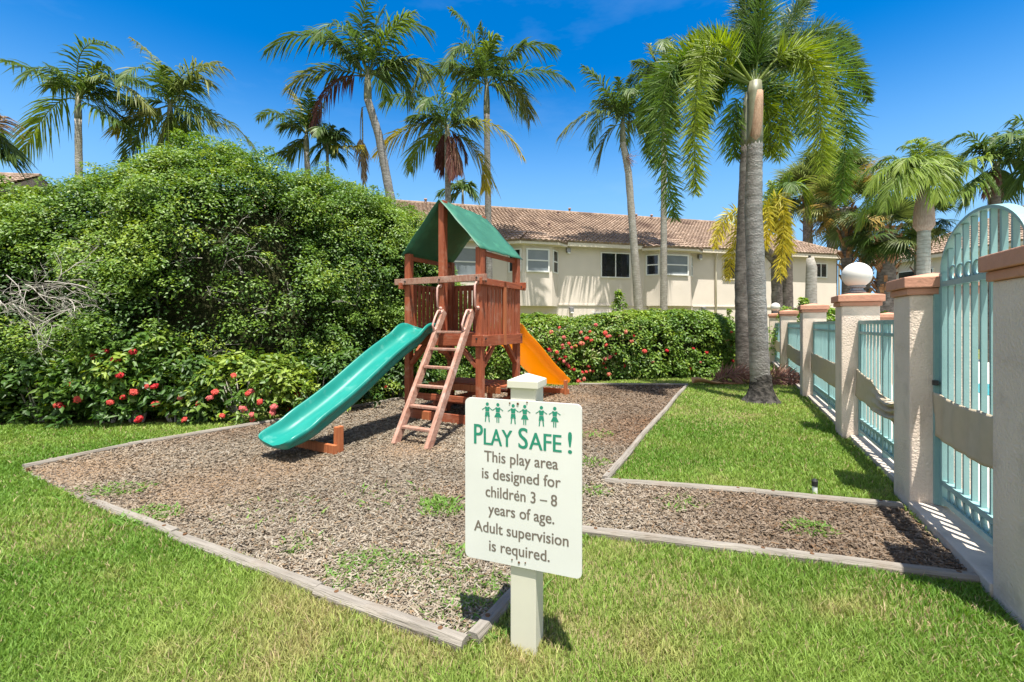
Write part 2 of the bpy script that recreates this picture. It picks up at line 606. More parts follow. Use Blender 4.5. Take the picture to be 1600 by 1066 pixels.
# concrete footing under the fence
mb = MB()
def fbox(mb, s0, s1, o0, o1, z0, z1):
    vs = [FP(s, o, z) for z in (z0, z1) for (s, o) in ((s0, o0), (s0, o1), (s1, o1), (s1, o0))]
    mb.add(vs, [(3, 2, 1, 0), (4, 5, 6, 7), (0, 1, 5, 4), (1, 2, 6, 5), (2, 3, 7, 6), (3, 0, 4, 7)])
fbox(mb, -1.115, -0.005, -0.01, 0.36, -0.05, 0.065)
fbox(mb, 0.355, 2.18, 0.07, 0.34, -0.05, 0.05)
fbox(mb, 2.54, 5.33, 0.07, 0.34, -0.05, 0.05)
fbox(mb, 5.69, 9.2, 0.07, 0.34, -0.05, 0.05)
fbox(mb, 9.56, 13.2, 0.07, 0.34, -0.05, 0.05)
tag(mb.build("concrete_kerb", M['concrete'], bevel=0.008), kind="structure")

# ------------------------------------------------------------------ timber edging
def timber(a, b, label, w=0.062, h=0.048, sink=0.0):
    a, b = Vector(a), Vector(b)
    d = b - a
    ln = d.length
    ang = math.atan2(d.y, d.x)
    n = max(4, int(ln / 0.12))
    prof = [(-w / 2, -0.05), (-w / 2, h * 0.62), (-w * 0.3, h), (w * 0.3, h), (w / 2, h * 0.62), (w / 2, -0.05)]
    vs, fs = [], []
    ph = random.random() * 20
    for i in range(n + 1):
        x = ln * i / n
        oy = 0.006 * math.sin(x * 2.3 + ph)
        for (py, pz) in prof:
            vs.append((x, py + oy + random.uniform(-0.002, 0.002), pz - sink * (0.5 + 0.5 * math.sin(x * 1.1 + ph)) + random.uniform(-0.002, 0.002)))
    k = len(prof)
    for i in range(n):
        for j in range(k - 1):
            fs.append((i * k + j, (i + 1) * k + j, (i + 1) * k + j + 1, i * k + j + 1))
    fs.append(tuple(range(k)))
    fs.append(tuple(n * k + j for j in range(k - 1, -1, -1)))
    mb = MB().add(vs, fs)
    o = mb.build("landscape_timber", M['timber'], loc=(a.x, a.y, 0), rz=ang)
    tag(o, label, "timber edging", "timbers edging the mulch bed")
    nb = MB()
    for x in (0.12, ln - 0.12):
        nb.tube([(x, 0, h * 0.9), (x, 0, h + 0.003 - sink)], 0.011, 8)
    nb.build("spike_head", M['rust'], o)
    return o


def gpx(*p): return [G(*q) for q in p]
tl = gpx((727, 1014), (497, 930), (272, 838))
timber(tl[0], tl[1], "grey timber edge running left from front corner of mulch bed, nearest the camera")
timber(tl[1], tl[2], "grass-fringed timber edge, middle length of the mulch bed's left front side", sink=0.03)
timber(tl[2], G(36, 736), "half-buried timber edge leading to far left corner of mulch bed", sink=0.036)
timber(G(36, 734), G(200, 699), "timber edge between left lawn strip and mulch, next to leftmost bed corner", sink=0.012)
timber(G(200, 699), G(452, 657), "long timber edge along back of mulch between left lawn strip and green slide")
timber(G(452, 657), G(640, 622), "timber edge under the flowering shrubs behind the green slide")
timber(G(640, 622), G(790, 607), "timber edge in shade behind the wooden play tower")
timber(G(905, 602), G(1073, 603), "pale timber edge along far end of mulch below the flowering hedge")
timber(G(1073, 603), G(945, 753), "timber edge between right lawn and mulch, running toward the fence corner")
_j1 = G(1180, 774)
timber(G(945, 756), _j1, "rounded timber edge in front of right lawn, half nearer the play area")
timber(_j1, G(1408, 796), "rounded timber edge in front of right lawn, half touching the gate pillar")
timber(G(900, 834), G(1230, 874), "timber edge right of the sign bordering the mulch path and front lawn")
timber(G(1230, 874), G(1545, 914), "timber edge of mulch path ending in shadow at the nearest pillar")
timber(G(737, 1006), G(894, 836), "short timber edge passing behind the sign post", w=0.068)

# ------------------------------------------------------------------ wood chips
def make_chips():
    n = 420000
    r = RNG.random((n, 2))
    x = -4.6 + r[:, 0] * 8.3
    # denser close to the camera
    y = 1.7 * (10.0 / 1.7) ** (r[:, 1] ** 1.15)
    ok = in_poly(x, y, BEDXY)
    x, y = x[ok], y[ok]
    n = len(x)
    p = np.stack([x, y, 0 * x], 1)
    nz = fbm(p, 1.1)
    nz2 = fbm(p, 0.55, 31)
    L_ = 0.006 + 0.015 * RNG.random(n) ** 2 + 0.0012 * y
    W_ = (0.0014 + 0.0027 * RNG.random(n)) * (1 + 0.15 * y)
    a = RNG.random(n) * 2 * np.pi
    tilt = (RNG.random(n) - 0.5) * 0.9
    roll = (RNG.random(n) - 0.5) * 1.5
    dug = np.zeros(n)          # scuffed hollows at the slide feet and the ladder
    for (u_, v_, r_) in ((430, 735, 0.42), (640, 705, 0.32), (905, 622, 0.5), (110, 740, 0.5), (330, 760, 0.5)):
        q_ = G(u_, v_)
        dug = np.maximum(dug, np.exp(-((x - q_.x) ** 2 + (y - q_.y) ** 2) / r_ ** 2) * (0.45 + 0.8 * nz))
    d = np.stack([np.cos(a) * np.cos(tilt), np.sin(a) * np.cos(tilt), np.sin(tilt)], 1)
    s0 = np.stack([-np.sin(a), np.cos(a), 0 * a], 1)
    up = np.cross(d, s0)
    s = s0 * np.cos(roll)[:, None] + up * np.sin(roll)[:, None]
    L_ = L_ * (1 - 0.6 * np.clip(dug, 0, 1))
    c = p.copy()
    c[:, 2] = 0.008 + 0.016 * RNG.random(n) + 0.03 * np.maximum(0, nz - 0.45)
    V = np.stack([c - d * L_[:, None] - s * W_[:, None] * .6, c - d * L_[:, None] * .9 + s * W_[:, None],
                  c + d * L_[:, None] + s * W_[:, None] * .5, c + d * L_[:, None] * .85 - s * W_[:, None]], 1).reshape(-1, 3)
    T = np.arange(4 * n).reshape(n, 4)
    pal = 0.86 * np.array([[0.30, 0.245, 0.19], [0.235, 0.185, 0.135], [0.36, 0.30, 0.24], [0.17, 0.125, 0.09], [0.27, 0.18, 0.11], [0.36, 0.31, 0.26]])
    k = RNG.choice(len(pal), n, p=[.28, .24, .2, .12, .08, .08])
    C = pal[k]
    red = np.clip((nz2 - 0.5) * 5, 0, 1)[:, None] * 0.45
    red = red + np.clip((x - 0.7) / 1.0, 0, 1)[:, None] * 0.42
    C = C * (1 - red) + C * np.array([0.95, 0.68, 0.53]) * red
    C = C * (0.62 + 0.5 * nz[:, None]) * np.array([0.97, 1.0, 0.98])
    C = C * (1 - np.clip(dug, 0, 1)[:, None] * 0.6) + np.array([0.25, 0.15, 0.075]) * np.clip(dug, 0, 1)[:, None] * 0.6
    L_ = None
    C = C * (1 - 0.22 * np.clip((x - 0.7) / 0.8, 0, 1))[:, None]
    C = np.repeat(C, 4, axis=0)
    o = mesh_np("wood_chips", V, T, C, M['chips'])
    tag(o, "loose brown wood chip mulch covering the play area", "wood chips", kind="stuff")


make_chips()

# ------------------------------------------------------------------ grass
BAREPX = [(235, 810, .55), (985, 850, .35), (930, 905, .6), (890, 1010, .6), (420, 1010, .45), (100, 830, .6), (1050, 925, .5), (1430, 960, .5), (1120, 650, 1.0), (600, 1040, .5)]
HEDGE_BACK = 10.3


def blades(name, x, y, h0, w0, tint_fn, label, cat, mat_, seed=0, lean=0.55):
    n = len(x)
    rg = np.random.default_rng(100 + seed)
    p = np.stack([x, y, np.zeros(n)], 1)
    dist = np.hypot(x, y)
    hgt = h0 * (0.55 + 0.75 * rg.random(n)) * (0.65 + 0.7 * fbm(p, 2.2, 5))
    wid = w0 * (0.7 + 0.6 * rg.random(n)) * np.maximum(1.0, dist / 2.4) ** 0.85
    a = rg.random(n) * 2 * np.pi
    b = rg.random(n) * 2 * np.pi
    s = np.stack([np.cos(a), np.sin(a), 0 * a], 1)
    ln = np.stack([np.cos(b), np.sin(b), 0 * b], 1) * (hgt * lean * (0.3 + 1.2 * rg.random(n)))[:, None]
    up = np.zeros((n, 3)); up[:, 2] = hgt
    w = wid[:, None]
    mid = p + up * 0.55 + ln * 0.32
    tip = p + up * (0.98 - 0.2 * rg.random(n)[:, None]) + ln
    V = np.stack([p - s * w, p + s * w, mid - s * w * .75, mid + s * w * .75, tip], 1).reshape(-1, 3)
    o = np.arange(n)[:, None] * 5
    T = np.concatenate([o + [0, 1, 3], o + [0, 3, 2], o + [2, 3, 4]], 1).reshape(-1, 3)
    C = np.repeat(tint_fn(p, rg), 5, axis=0)
    ob = mesh_np(name, V, T, C, mat_)
    tag(ob, label, cat, kind="stuff")
    return ob


def bare_amount(p):
    b = np.zeros(len(p))
    for (u, v, r) in BAREPX:
        g = G(u, v)
        d2 = ((p[:, 0] - g.x) ** 2 + (p[:, 1] - g.y) ** 2) / (r * 0.62) ** 2
        b = np.maximum(b, np.exp(-d2))
    return b


def grass_tint(p, rg):
    n = len(p)
    z = fbm(p, 0.9, 3)
    z2 = fbm(p, 3.5, 9)
    lush = np.array([0.125, 0.245, 0.033])
    mid = np.array([0.255, 0.360, 0.075])
    dry = np.array([0.40, 0.37, 0.15])
    straw = np.array([0.42, 0.34, 0.19])
    t = np.clip((z - 0.33) * 2.6 + (rg.random(n) - 0.5) * 0.6, 0, 1)[:, None]
    C = lush * (1 - t) + mid * t
    dr = np.clip((z2 - 0.60) * 2.2 + (z - 0.60) * 1.2 + bare_amount(p) * 0.40 + (rg.random(n) - 0.72) * 0.5, 0, 1)[:, None]
    C = C * (1 - dr) + dry * dr
    st = (rg.random(n) < 0.035 + 0.18 * bare_amount(p))[:, None]
    C = np.where(st, straw, C)
    return C * (0.78 + 0.44 * rg.random(n))[:, None]


def make_grass():
    n = 900000
    r = RNG.random((n, 2))
    y = 1.15 * (13.5 / 1.15) ** (r[:, 1] ** 1.25)
    half = 0.8 + y * 1.25
    x = (r[:, 0] * 2 - 1) * half
    side = (x - P2.x) * fr.x + (y - P2.y) * fr.y
    along = (x - P2.x) * fu.x + (y - P2.y) * fu.y
    ok = (~in_poly(x, y, BEDXY)) & (side < 0.06) & ~((side > -0.02) & (along < 0.36)) & ~((side > 0.0) & (along > 2.1) & (along < 2.55))
    # nothing grows under the big hedge or behind the flowering hedge
    hl = [(p.x, p.y) for p in gpx((-900, 668), (0, 666), (330, 662), (452, 650), (640, 616), (800, 600))] + [(0.3, 11.6), (5.6, 11.6), (5.6, 30), (-40, 30), (-40, 5.7)]
    ok &= ~in_poly(x, y, hl)
    p = np.stack([x, y, 0 * x], 1)
    ok &= RNG.random(n) > 0.62 * bare_amount(p) ** 1.5
    x, y = x[ok], y[ok]
    blades("lawn_grass", x, y, 0.037, 0.0024, grass_tint, "green lawn grass with dry straw patches around the mulch bed", "grass", M['grass'])


make_grass()


def weed_tint(p, rg):
    n = len(p)
    a, b = np.array([0.10, 0.24, 0.03]), np.array([0.19, 0.29, 0.06])
    t = rg.random((n, 1))
    return a * (1 - t) + b * t


def make_weeds():
    spots = [(590, 900, .22, 500), (640, 905, .14, 260), (705, 905, .10, 120), (700, 945, .12, 200), (740, 975, .16, 300), (685, 790, .10, 150), (560, 880, .12, 120),
             (690, 800, .12, 120), (700, 870, .10, 80), (1262, 830, .12, 150), (150, 770, .2, 120), (190, 768, .16, 100), (235, 808, .16, 260), (925, 725, .15, 120), (930, 770, .12, 100),
             (830, 830, .3, 260), (780, 930, .16, 260), (430, 800, .3, 60), (600, 780, .3, 50), (1060, 790, .14, 60), (480, 855, .12, 60), (925, 680, .2, 60)]
    xs, ys = [], []
    for (u, v, r, n) in spots:
        g = G(u, v); n = int(n * 1.5)
        a, q = RNG.random(n) * 6.283, np.sqrt(RNG.random(n)) * r
        xs.append(g.x + np.cos(a) * q * 1.3); ys.append(g.y + np.sin(a) * q)
    blades("mulch_weeds", np.concatenate(xs), np.concatenate(ys), 0.04, 0.0062, weed_tint, "small green weeds sprouting through the wood chips", "weeds", M['grass'], 5, 1.2)


make_weeds()

# ------------------------------------------------------------------ leaves and hedges
def leaf_arrays(P, D, N, L_, W_, C, fold=0.25):
    S = np.cross(D, N)
    m = P + D * (L_ * 0.45)[:, None]
    up = N * (W_ * fold)[:, None]
    V = np.stack([P, m + S * W_[:, None] + up, P + D * L_[:, None] - N * (L_ * 0.12)[:, None], m - S * W_[:, None] + up], 1).reshape(-1, 3)
    o = np.arange(len(P))[:, None] * 4
    T = np.concatenate([o + [0, 1, 2], o + [0, 2, 3]], 1).reshape(-1, 3)
    return V, T, np.repeat(C, 4, axis=0)


def clump_leaves(cc, cr, co, per, leaf, wid, palette, seed, fresh=0.0, fill=0.4):
    """leaves in clumps: centres cc, radii cr, outward vectors co"""
    rg = np.random.default_rng(seed)
    k = len(cc)
    idx = np.repeat(np.arange(k), per)
    n = len(idx)
    v = nrm(rg.normal(size=(n, 3)) + co[idx] * 0.75 + np.array([0, 0, 0.45]))
    rad = cr[idx] * (fill + (1 - fill) * rg.random(n) ** 0.5)
    P = cc[idx] + v * rad[:, None] * np.array([1.0, 1.0, 0.8])
    N = nrm(v * 0.55 + np.array([0, 0, 0.65]) + co[idx] * 0.25 + rg.normal(size=(n, 3)) * 0.42)
    D = rg.normal(size=(n, 3)) + v * 0.6
    D = nrm(D - N * (D * N).sum(1, keepdims=True))
    Ls = leaf * (0.65 + 0.7 * rg.random(n))
    Ws = wid * (0.7 + 0.6 * rg.random(n))
    t = np.clip(rg.random(k)[idx] * 0.4 + rg.random(n) * 0.4 + 0.9 * (fbm(cc, 1.3, 41)[idx] - 0.4), 0, 1)
    pal = np.asarray(palette)
    q = t * (len(pal) - 1)
    i0 = np.minimum(q.astype(int), len(pal) - 2)
    f = (q - i0)[:, None]
    C = pal[i0] * (1 - f) + pal[i0 + 1] * f
    if fresh > 0:      # young growth at the clump tips
        fr_ = (rg.random(k)[idx] < fresh) & (rg.random(n) < 0.7)
        C = np.where(fr_[:, None], np.array([0.23, 0.32, 0.04]) * (0.8 + 0.4 * rg.random((n, 1))), C)
    return leaf_arrays(P, D, N, Ls, Ws, C)


def hedge_surface(axis, n, rg, p_exp, lump, phi_rng=(0.0, math.pi), lumpscale=0.8):
    """axis: list of (x, y, half_width, height); returns points, outward normals"""
    A = np.array(axis, float)
    seg = np.hypot(*(A[1:, :2] - A[:-1, :2]).T)
    cum = np.concatenate([[0], np.cumsum(seg)])
    s = rg.random(n) * cum[-1]
    C = np.stack([np.interp(s, cum, A[:, i]) for i in range(4)], 1)
    s2 = np.clip(s + 0.2, 0, cum[-1]); s1 = np.clip(s - 0.2, 0, cum[-1])
    tx = np.interp(s2, cum, A[:, 0]) - np.interp(s1, cum, A[:, 0])
    ty = np.interp(s2, cum, A[:, 1]) - np.interp(s1, cum, A[:, 1])
    l = np.hypot(tx, ty); tx /= l; ty /= l
    fx, fy = ty, -tx               # front side (towards the camera when the axis runs left to right)
    pt = np.linspace(max(phi_rng[0], 0.0), phi_rng[1], 400)      # even spacing along the rounded section
    hw_, hh_ = A[:, 2].mean(), A[:, 3].mean()
    px_ = np.sign(np.cos(pt)) * np.abs(np.cos(pt)) ** p_exp * hw_
    pz_ = np.abs(np.sin(pt)) ** p_exp * hh_
    pl_ = np.concatenate([[0], np.cumsum(np.hypot(np.diff(px_), np.diff(pz_)))])
    phi = np.interp(rg.random(n) * pl_[-1], pl_, pt)
    c, sn = np.cos(phi), np.sin(phi)
    a = np.sign(c) * np.abs(c) ** p_exp * C[:, 2]
    z = np.abs(sn) ** p_exp * C[:, 3]
    # ends taper
    e = np.minimum(s, cum[-1] - s)
    tap = np.clip(e / 0.9, 0.15, 1) ** 0.5
    z = z * (0.55 + 0.45 * tap)
    P = np.stack([C[:, 0] + fx * a, C[:, 1] + fy * a, z], 1)
    O = nrm(np.stack([fx * c / C[:, 2], fy * c / C[:, 2], sn / C[:, 3]], 1) * 3)
    w = (fbm(P, lumpscale) - 0.5) * 2 * lump + (fbm(P, 2.3, 17) - 0.5) * 1.3 * lump
    w = np.maximum(w, -0.3 * lump)
    P = P + O * w[:, None]
    P[:, 2] = np.maximum(P[:, 2], 0.06)
    return P, O


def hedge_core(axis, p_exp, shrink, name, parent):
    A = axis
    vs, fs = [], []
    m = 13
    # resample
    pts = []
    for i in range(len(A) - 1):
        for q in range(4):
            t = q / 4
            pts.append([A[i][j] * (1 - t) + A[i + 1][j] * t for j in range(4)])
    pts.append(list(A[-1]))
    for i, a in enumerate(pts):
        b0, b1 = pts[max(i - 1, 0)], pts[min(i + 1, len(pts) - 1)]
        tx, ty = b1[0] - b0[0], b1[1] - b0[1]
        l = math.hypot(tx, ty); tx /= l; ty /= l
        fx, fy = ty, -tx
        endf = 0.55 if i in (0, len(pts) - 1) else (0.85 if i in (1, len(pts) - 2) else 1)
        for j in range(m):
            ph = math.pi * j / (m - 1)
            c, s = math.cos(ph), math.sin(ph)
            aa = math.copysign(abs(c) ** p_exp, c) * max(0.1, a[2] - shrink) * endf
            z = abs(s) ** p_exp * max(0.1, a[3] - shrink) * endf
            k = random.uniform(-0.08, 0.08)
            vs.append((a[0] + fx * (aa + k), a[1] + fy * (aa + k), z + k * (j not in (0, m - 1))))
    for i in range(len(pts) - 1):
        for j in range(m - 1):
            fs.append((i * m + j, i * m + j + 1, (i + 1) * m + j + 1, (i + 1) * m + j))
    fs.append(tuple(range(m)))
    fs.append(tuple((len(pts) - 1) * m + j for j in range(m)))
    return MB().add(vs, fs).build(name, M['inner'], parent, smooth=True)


def branchy(mb, p, d, ln, r, depth, rg, spread=0.6, grav=0.0):
    pts = [Vector(p)]
    d = Vector(d).normalized()
    k = 4
    for i in range(k):
        d = (d + Vector(rg.normal(size=3)) * 0.22 + Vector((0, 0, grav))).normalized()
        pts.append(pts[-1] + d * ln / k)
    mb.tube(pts, [r * (1 - 0.5 * i / k) for i in range(k + 1)], 5, caps=False)
    if depth > 0:
        for q in range(3):
            j = int(rg.integers(1, k + 1))
            d2 = (d + Vector(rg.normal(size=3)) * spread).normalized()
            branchy(mb, pts[j], d2, ln * rg.uniform(0.5, 0.8), r * 0.55, depth - 1, rg, spread, grav)


def flower_mesh(seed, pal):
    rg = np.random.default_rng(seed)
    n = 46
    v = nrm(rg.normal(size=(n, 3)) + np.array([0, 0, 0.5]))
    P = v * 0.042 * (0.75 + 0.35 * rg.random((n, 1)))
    Vs, Ts, Cs = [], [], []
    for q in range(4):
        N = nrm(v + rg.normal(size=(n, 3)) * 0.2)
        ref = nrm(np.cross(N, np.array([0.3, 0.5, 0.2]) + 0 * N))
        ref2 = np.cross(N, ref)
        D = ref * math.cos(q * math.pi / 2) + ref2 * math.sin(q * math.pi / 2)
        c = np.array(pal) * (0.75 + 0.5 * rg.random((n, 1)))
        V, T, C = leaf_arrays(P, D, N, np.full(n, 0.02), np.full(n, 0.008), c, 0.1)
        Ts.append(T + sum(len(a) for a in Vs)); Vs.append(V); Cs.append(C)
    o = mesh_np("flower_cluster", np.concatenate(Vs), np.concatenate(Ts), np.concatenate(Cs), M['petal'])
    me = o.data
    bpy.data.objects.remove(o)
    return me


FLOWERS = [flower_mesh(1, (0.58, 0.045, 0.05)), flower_mesh(2, (0.66, 0.11, 0.085)), flower_mesh(3, (0.58, 0.15, 0.14)), flower_mesh(4, (0.62, 0.22, 0.15))]


def add_flower(parent, p, s, kind):
    o = bpy.data.objects.new("flower_cluster", FLOWERS[kind])
    COL.objects.link(o)
    o.parent = parent
    o.location = p
    o.rotation_euler = (random.uniform(0.2, 1.1), random.uniform(-.4, .4), random.uniform(-.6, .6))
    o.scale = (s * random.uniform(0.8, 1.25), s * random.uniform(0.8, 1.2), s * 0.75)


PAL_BUSH = [(0.048, 0.108, 0.014), (0.090, 0.180, 0.022), (0.145, 0.245, 0.030), (0.22, 0.31, 0.042)]
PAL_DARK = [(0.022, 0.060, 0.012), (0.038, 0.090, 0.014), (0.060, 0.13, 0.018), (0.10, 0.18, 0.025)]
PAL_IXORA = [(0.03, 0.085, 0.014), (0.055, 0.13, 0.018), (0.095, 0.18, 0.025), (0.17, 0.24, 0.04)]


def big_bush():
    root = empty("overgrown_hedge", G(330, 640))
    tag(root, "huge overgrown green hedge towering over the left lawn beside the play tower", "hedge")
    inv = -root.location
    rg = np.random.default_rng(5)

    def at(u, v_front, halfw, top_v, z=None):
        g = G(u, v_front)
        f = Vector((g.x, g.y, 0))
        c = f * ((f.y + halfw) / f.y)
        zz = H + (HZ - top_v) / F * (c.y - 0.4 * halfw) - 0.12
        return (c.x - root.location.x, c.y - root.location.y, halfw, zz)
    front = [(-420, 668, 2.1, 352), (-150, 666, 2.1, 342), (0, 664, 2.1, 330), (60, 663, 2.1, 300), (130, 662, 2.1, 276), (200, 661, 2.1, 264), (250, 660, 2.2, 230), (310, 658, 2.3, 212),
             (380, 655, 2.2, 212), (425, 650, 2.0, 250), (480, 640, 1.9, 278), (545, 630, 1.8, 296), (600, 620, 1.7, 309), (640, 612, 1.6, 326), (690, 605, 1.3, 420), (735, 600, 1.1, 455)]
    axis = [at(*q) for q in front]
    P, O = hedge_surface(axis, 4300, rg, 0.72, 0.55, (-0.02, math.pi * 0.62), 0.75)
    P2_, O2_ = hedge_surface(axis, 1900, rg, 0.72, 0.45, (math.pi * 0.62, math.pi), 0.75)
    P = np.concatenate([P, P2_]); O = np.concatenate([O, O2_])
    Pall, Oall = P.copy(), O.copy()
    keep = rg.random(len(P)) < np.clip(0.45 + 2.6 * (fbm(P, 1.5, 3) - 0.34), 0.36, 1)
    P, O = P[keep], O[keep]
    # hollow with bare twigs at the left
    hol = W(70, 465, 6.0) - root.location
    keep = ((P - np.array(hol)) ** 2 / np.array([0.62, 1.2, 0.40]) ** 2).sum(1) > 1
    P, O = P[keep], O[keep]
    sprig = (rg.random(len(P)) < 0.14)[:, None]      # shoots that stand proud of the mass
    P = P + np.where(sprig, (O * 0.11 + np.array([0, 0, 0.07])) * (0.4 + rg.random((len(P), 1))), 0)
    cr = np.where(sprig[:, 0], 0.11 + 0.08 * rg.random(len(P)), 0.12 + 0.25 * rg.random(len(P)))
    V, T, C = clump_leaves(P, cr, O, 84, 0.047, 0.0135, PAL_BUSH, 21, fresh=0.16)
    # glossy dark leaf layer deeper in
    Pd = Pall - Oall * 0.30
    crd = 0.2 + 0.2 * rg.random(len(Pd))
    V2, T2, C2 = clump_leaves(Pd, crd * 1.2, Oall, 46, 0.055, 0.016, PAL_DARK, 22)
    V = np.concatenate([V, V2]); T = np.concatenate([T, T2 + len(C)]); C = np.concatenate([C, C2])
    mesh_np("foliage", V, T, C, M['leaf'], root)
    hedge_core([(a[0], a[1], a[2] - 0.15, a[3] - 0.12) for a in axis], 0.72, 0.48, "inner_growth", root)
    r2 = np.random.default_rng(8)
    for (u, v, dx, dz) in ((0, 470, 1, 0.05), (15, 460, 1, 0.25), (40, 445, 1, -0.3), (-10, 480, 1, 0.1), (90, 440, 0.6, 0.5), (30, 480, 0.7, -0.6), (120, 480, -0.8, -0.3), (135, 450, -0.5, 0.3), (10, 430, .8, -.4), (60, 460, .9, -.2), (20, 475, .8, -.5), (70, 440, .7, .1), (45, 470, .9, .3), (100, 465, .6, -.1)):
        mb = MB()
        branchy(mb, W(u, v, 5.45) - root.location, (dx, -0.12, dz), 0.40, 0.0070, 3, r2, 0.5, -0.02)
        mb.build("bare_branch", M['bark'], root, smooth=True)
    for q in range(16):
        u, v = r2.uniform(120, 560), r2.uniform(320, 560)
        mb = MB()
        branchy(mb, W(u, v, 6.7 if u < 400 else 7.5) - root.location, (r2.normal(), -0.3, 0.3), 0.45, 0.009, 2, r2, 0.5)
        mb.build("bare_branch", M['bark'], root, smooth=True)

big_bush()


def ixora(u, v, wid, hgt, label, seed, nfl, pal, group, leaf=0.095, fl=None, dens=1.0, flk=(0, 1), fresh=0.2, depth=None):
    g = G(u, v)
    depth = depth or wid * 0.5
    root = empty("flowering_shrub", (g.x, g.y + depth, 0))
    tag(root, label, "shrub", group)
    rg = np.random.default_rng(seed)
    n = int(210 * dens * wid)
    a = rg.random(n) * 2 * math.pi
    z = rg.random(n) ** 0.75
    rr = np.sqrt(np.clip(1 - (z * 0.88) ** 2.6, 0, 1)) * (0.8 + 0.35 * rg.random(n))
    P = np.stack([np.cos(a) * rr * wid, np.sin(a) * rr * depth, 0.06 + z * hgt], 1)
    P += (fbm(P + g.x, 2.5)[:, None] - 0.5) * 0.25
    O = nrm(np.stack([np.cos(a) * rr, np.sin(a) * rr * wid / depth, 0.5 * z], 1) + 1e-3)
    cr = 0.09 + 0.08 * rg.random(n)
    V, T, C = clump_leaves(P, cr, O, 22, leaf, leaf * 0.24, pal, seed + 3, fresh=fresh, fill=0.3)
    mesh_np("foliage", V, T, C, M['leaf'], root)
    mb = MB()
    for q in range(14):
        b = rg.random() * 6.283
        x, y = math.cos(b) * wid * .5, math.sin(b) * depth * .5
        mb.tube([(x * .3, y * .3, 0), (x * .7, y * .7, hgt * .35), (x, y, hgt * .7)], [0.012, 0.009, 0.005], 5)
    mb.build("stems", M['bark'], root)
    if fl:
        for (fu_, fv) in fl:
            dd = g.y - 0.10 + rg.random() * 0.06 + max(0, (v - 60 - fv)) * 0.002
            add_flower(root, W(fu_, fv, dd) - root.location, rg.uniform(0.7, 1.1), int(rg.choice(flk)))
    return root


GX = "ixora shrubs in front of the big hedge"
ixora(25, 668, 0.75, 0.78, "dark green glossy shrub at the left picture edge below bare twigs, one red bloom", 31, 0, PAL_DARK, GX, fl=[(90, 633), (97, 636)], fresh=0.05)
ixora(135, 668, 0.62, 0.85, "glossy shrub carrying three red blooms, second from left below the big hedge", 32, 0, PAL_IXORA, GX, fl=[(122, 624), (172, 629), (112, 600)], fresh=0.1)
ixora(185, 667, 0.55, 1.05, "taller red-flowering shrub with several blooms stacked up near its top", 33, 0, PAL_IXORA, GX, fl=[(165, 549), (180, 562), (147, 557), (187, 586), (168, 577), (192, 621), (209, 613), (208, 550)], fresh=0.25)
ixora(248, 666, 0.58, 0.72, "shrub with one bright scarlet bloom at its centre, between tall and yellowish shrubs", 34, 0, PAL_DARK, GX, fl=[(241, 604), (229, 604), (243, 631), (288, 656), (217, 655)], fresh=0.12)
ixora(352, 664, 0.85, 0.74, "yellow-green ixora shrub full of coral blooms left of the green slide", 35, 0, [(0.045, 0.105, 0.016), (0.08, 0.16, 0.022), (0.15, 0.23, 0.03), (0.23, 0.29, 0.045)], GX,
      fl=[(309, 631), (328, 622), (336, 613), (365, 587), (347, 650), (380, 639), (388, 615), (393, 611), (394, 648), (395, 656), (426, 645), (428, 636), (282, 622), (406, 628)], fresh=0.45, flk=(1, 2))
ixora(480, 647, 0.75, 0.75, "dark shrub with two red blooms partly hidden behind the green slide", 36, 0, PAL_DARK, GX, fl=[(484, 606), (479, 627), (464, 617), (451, 640)], fresh=0.05)
ixora(610, 625, 0.7, 0.85, "shaded shrub with single red bloom seen left of the play tower leg", 37, 0, PAL_DARK, GX, fl=[(603, 605), (560, 620)], fresh=0.03)


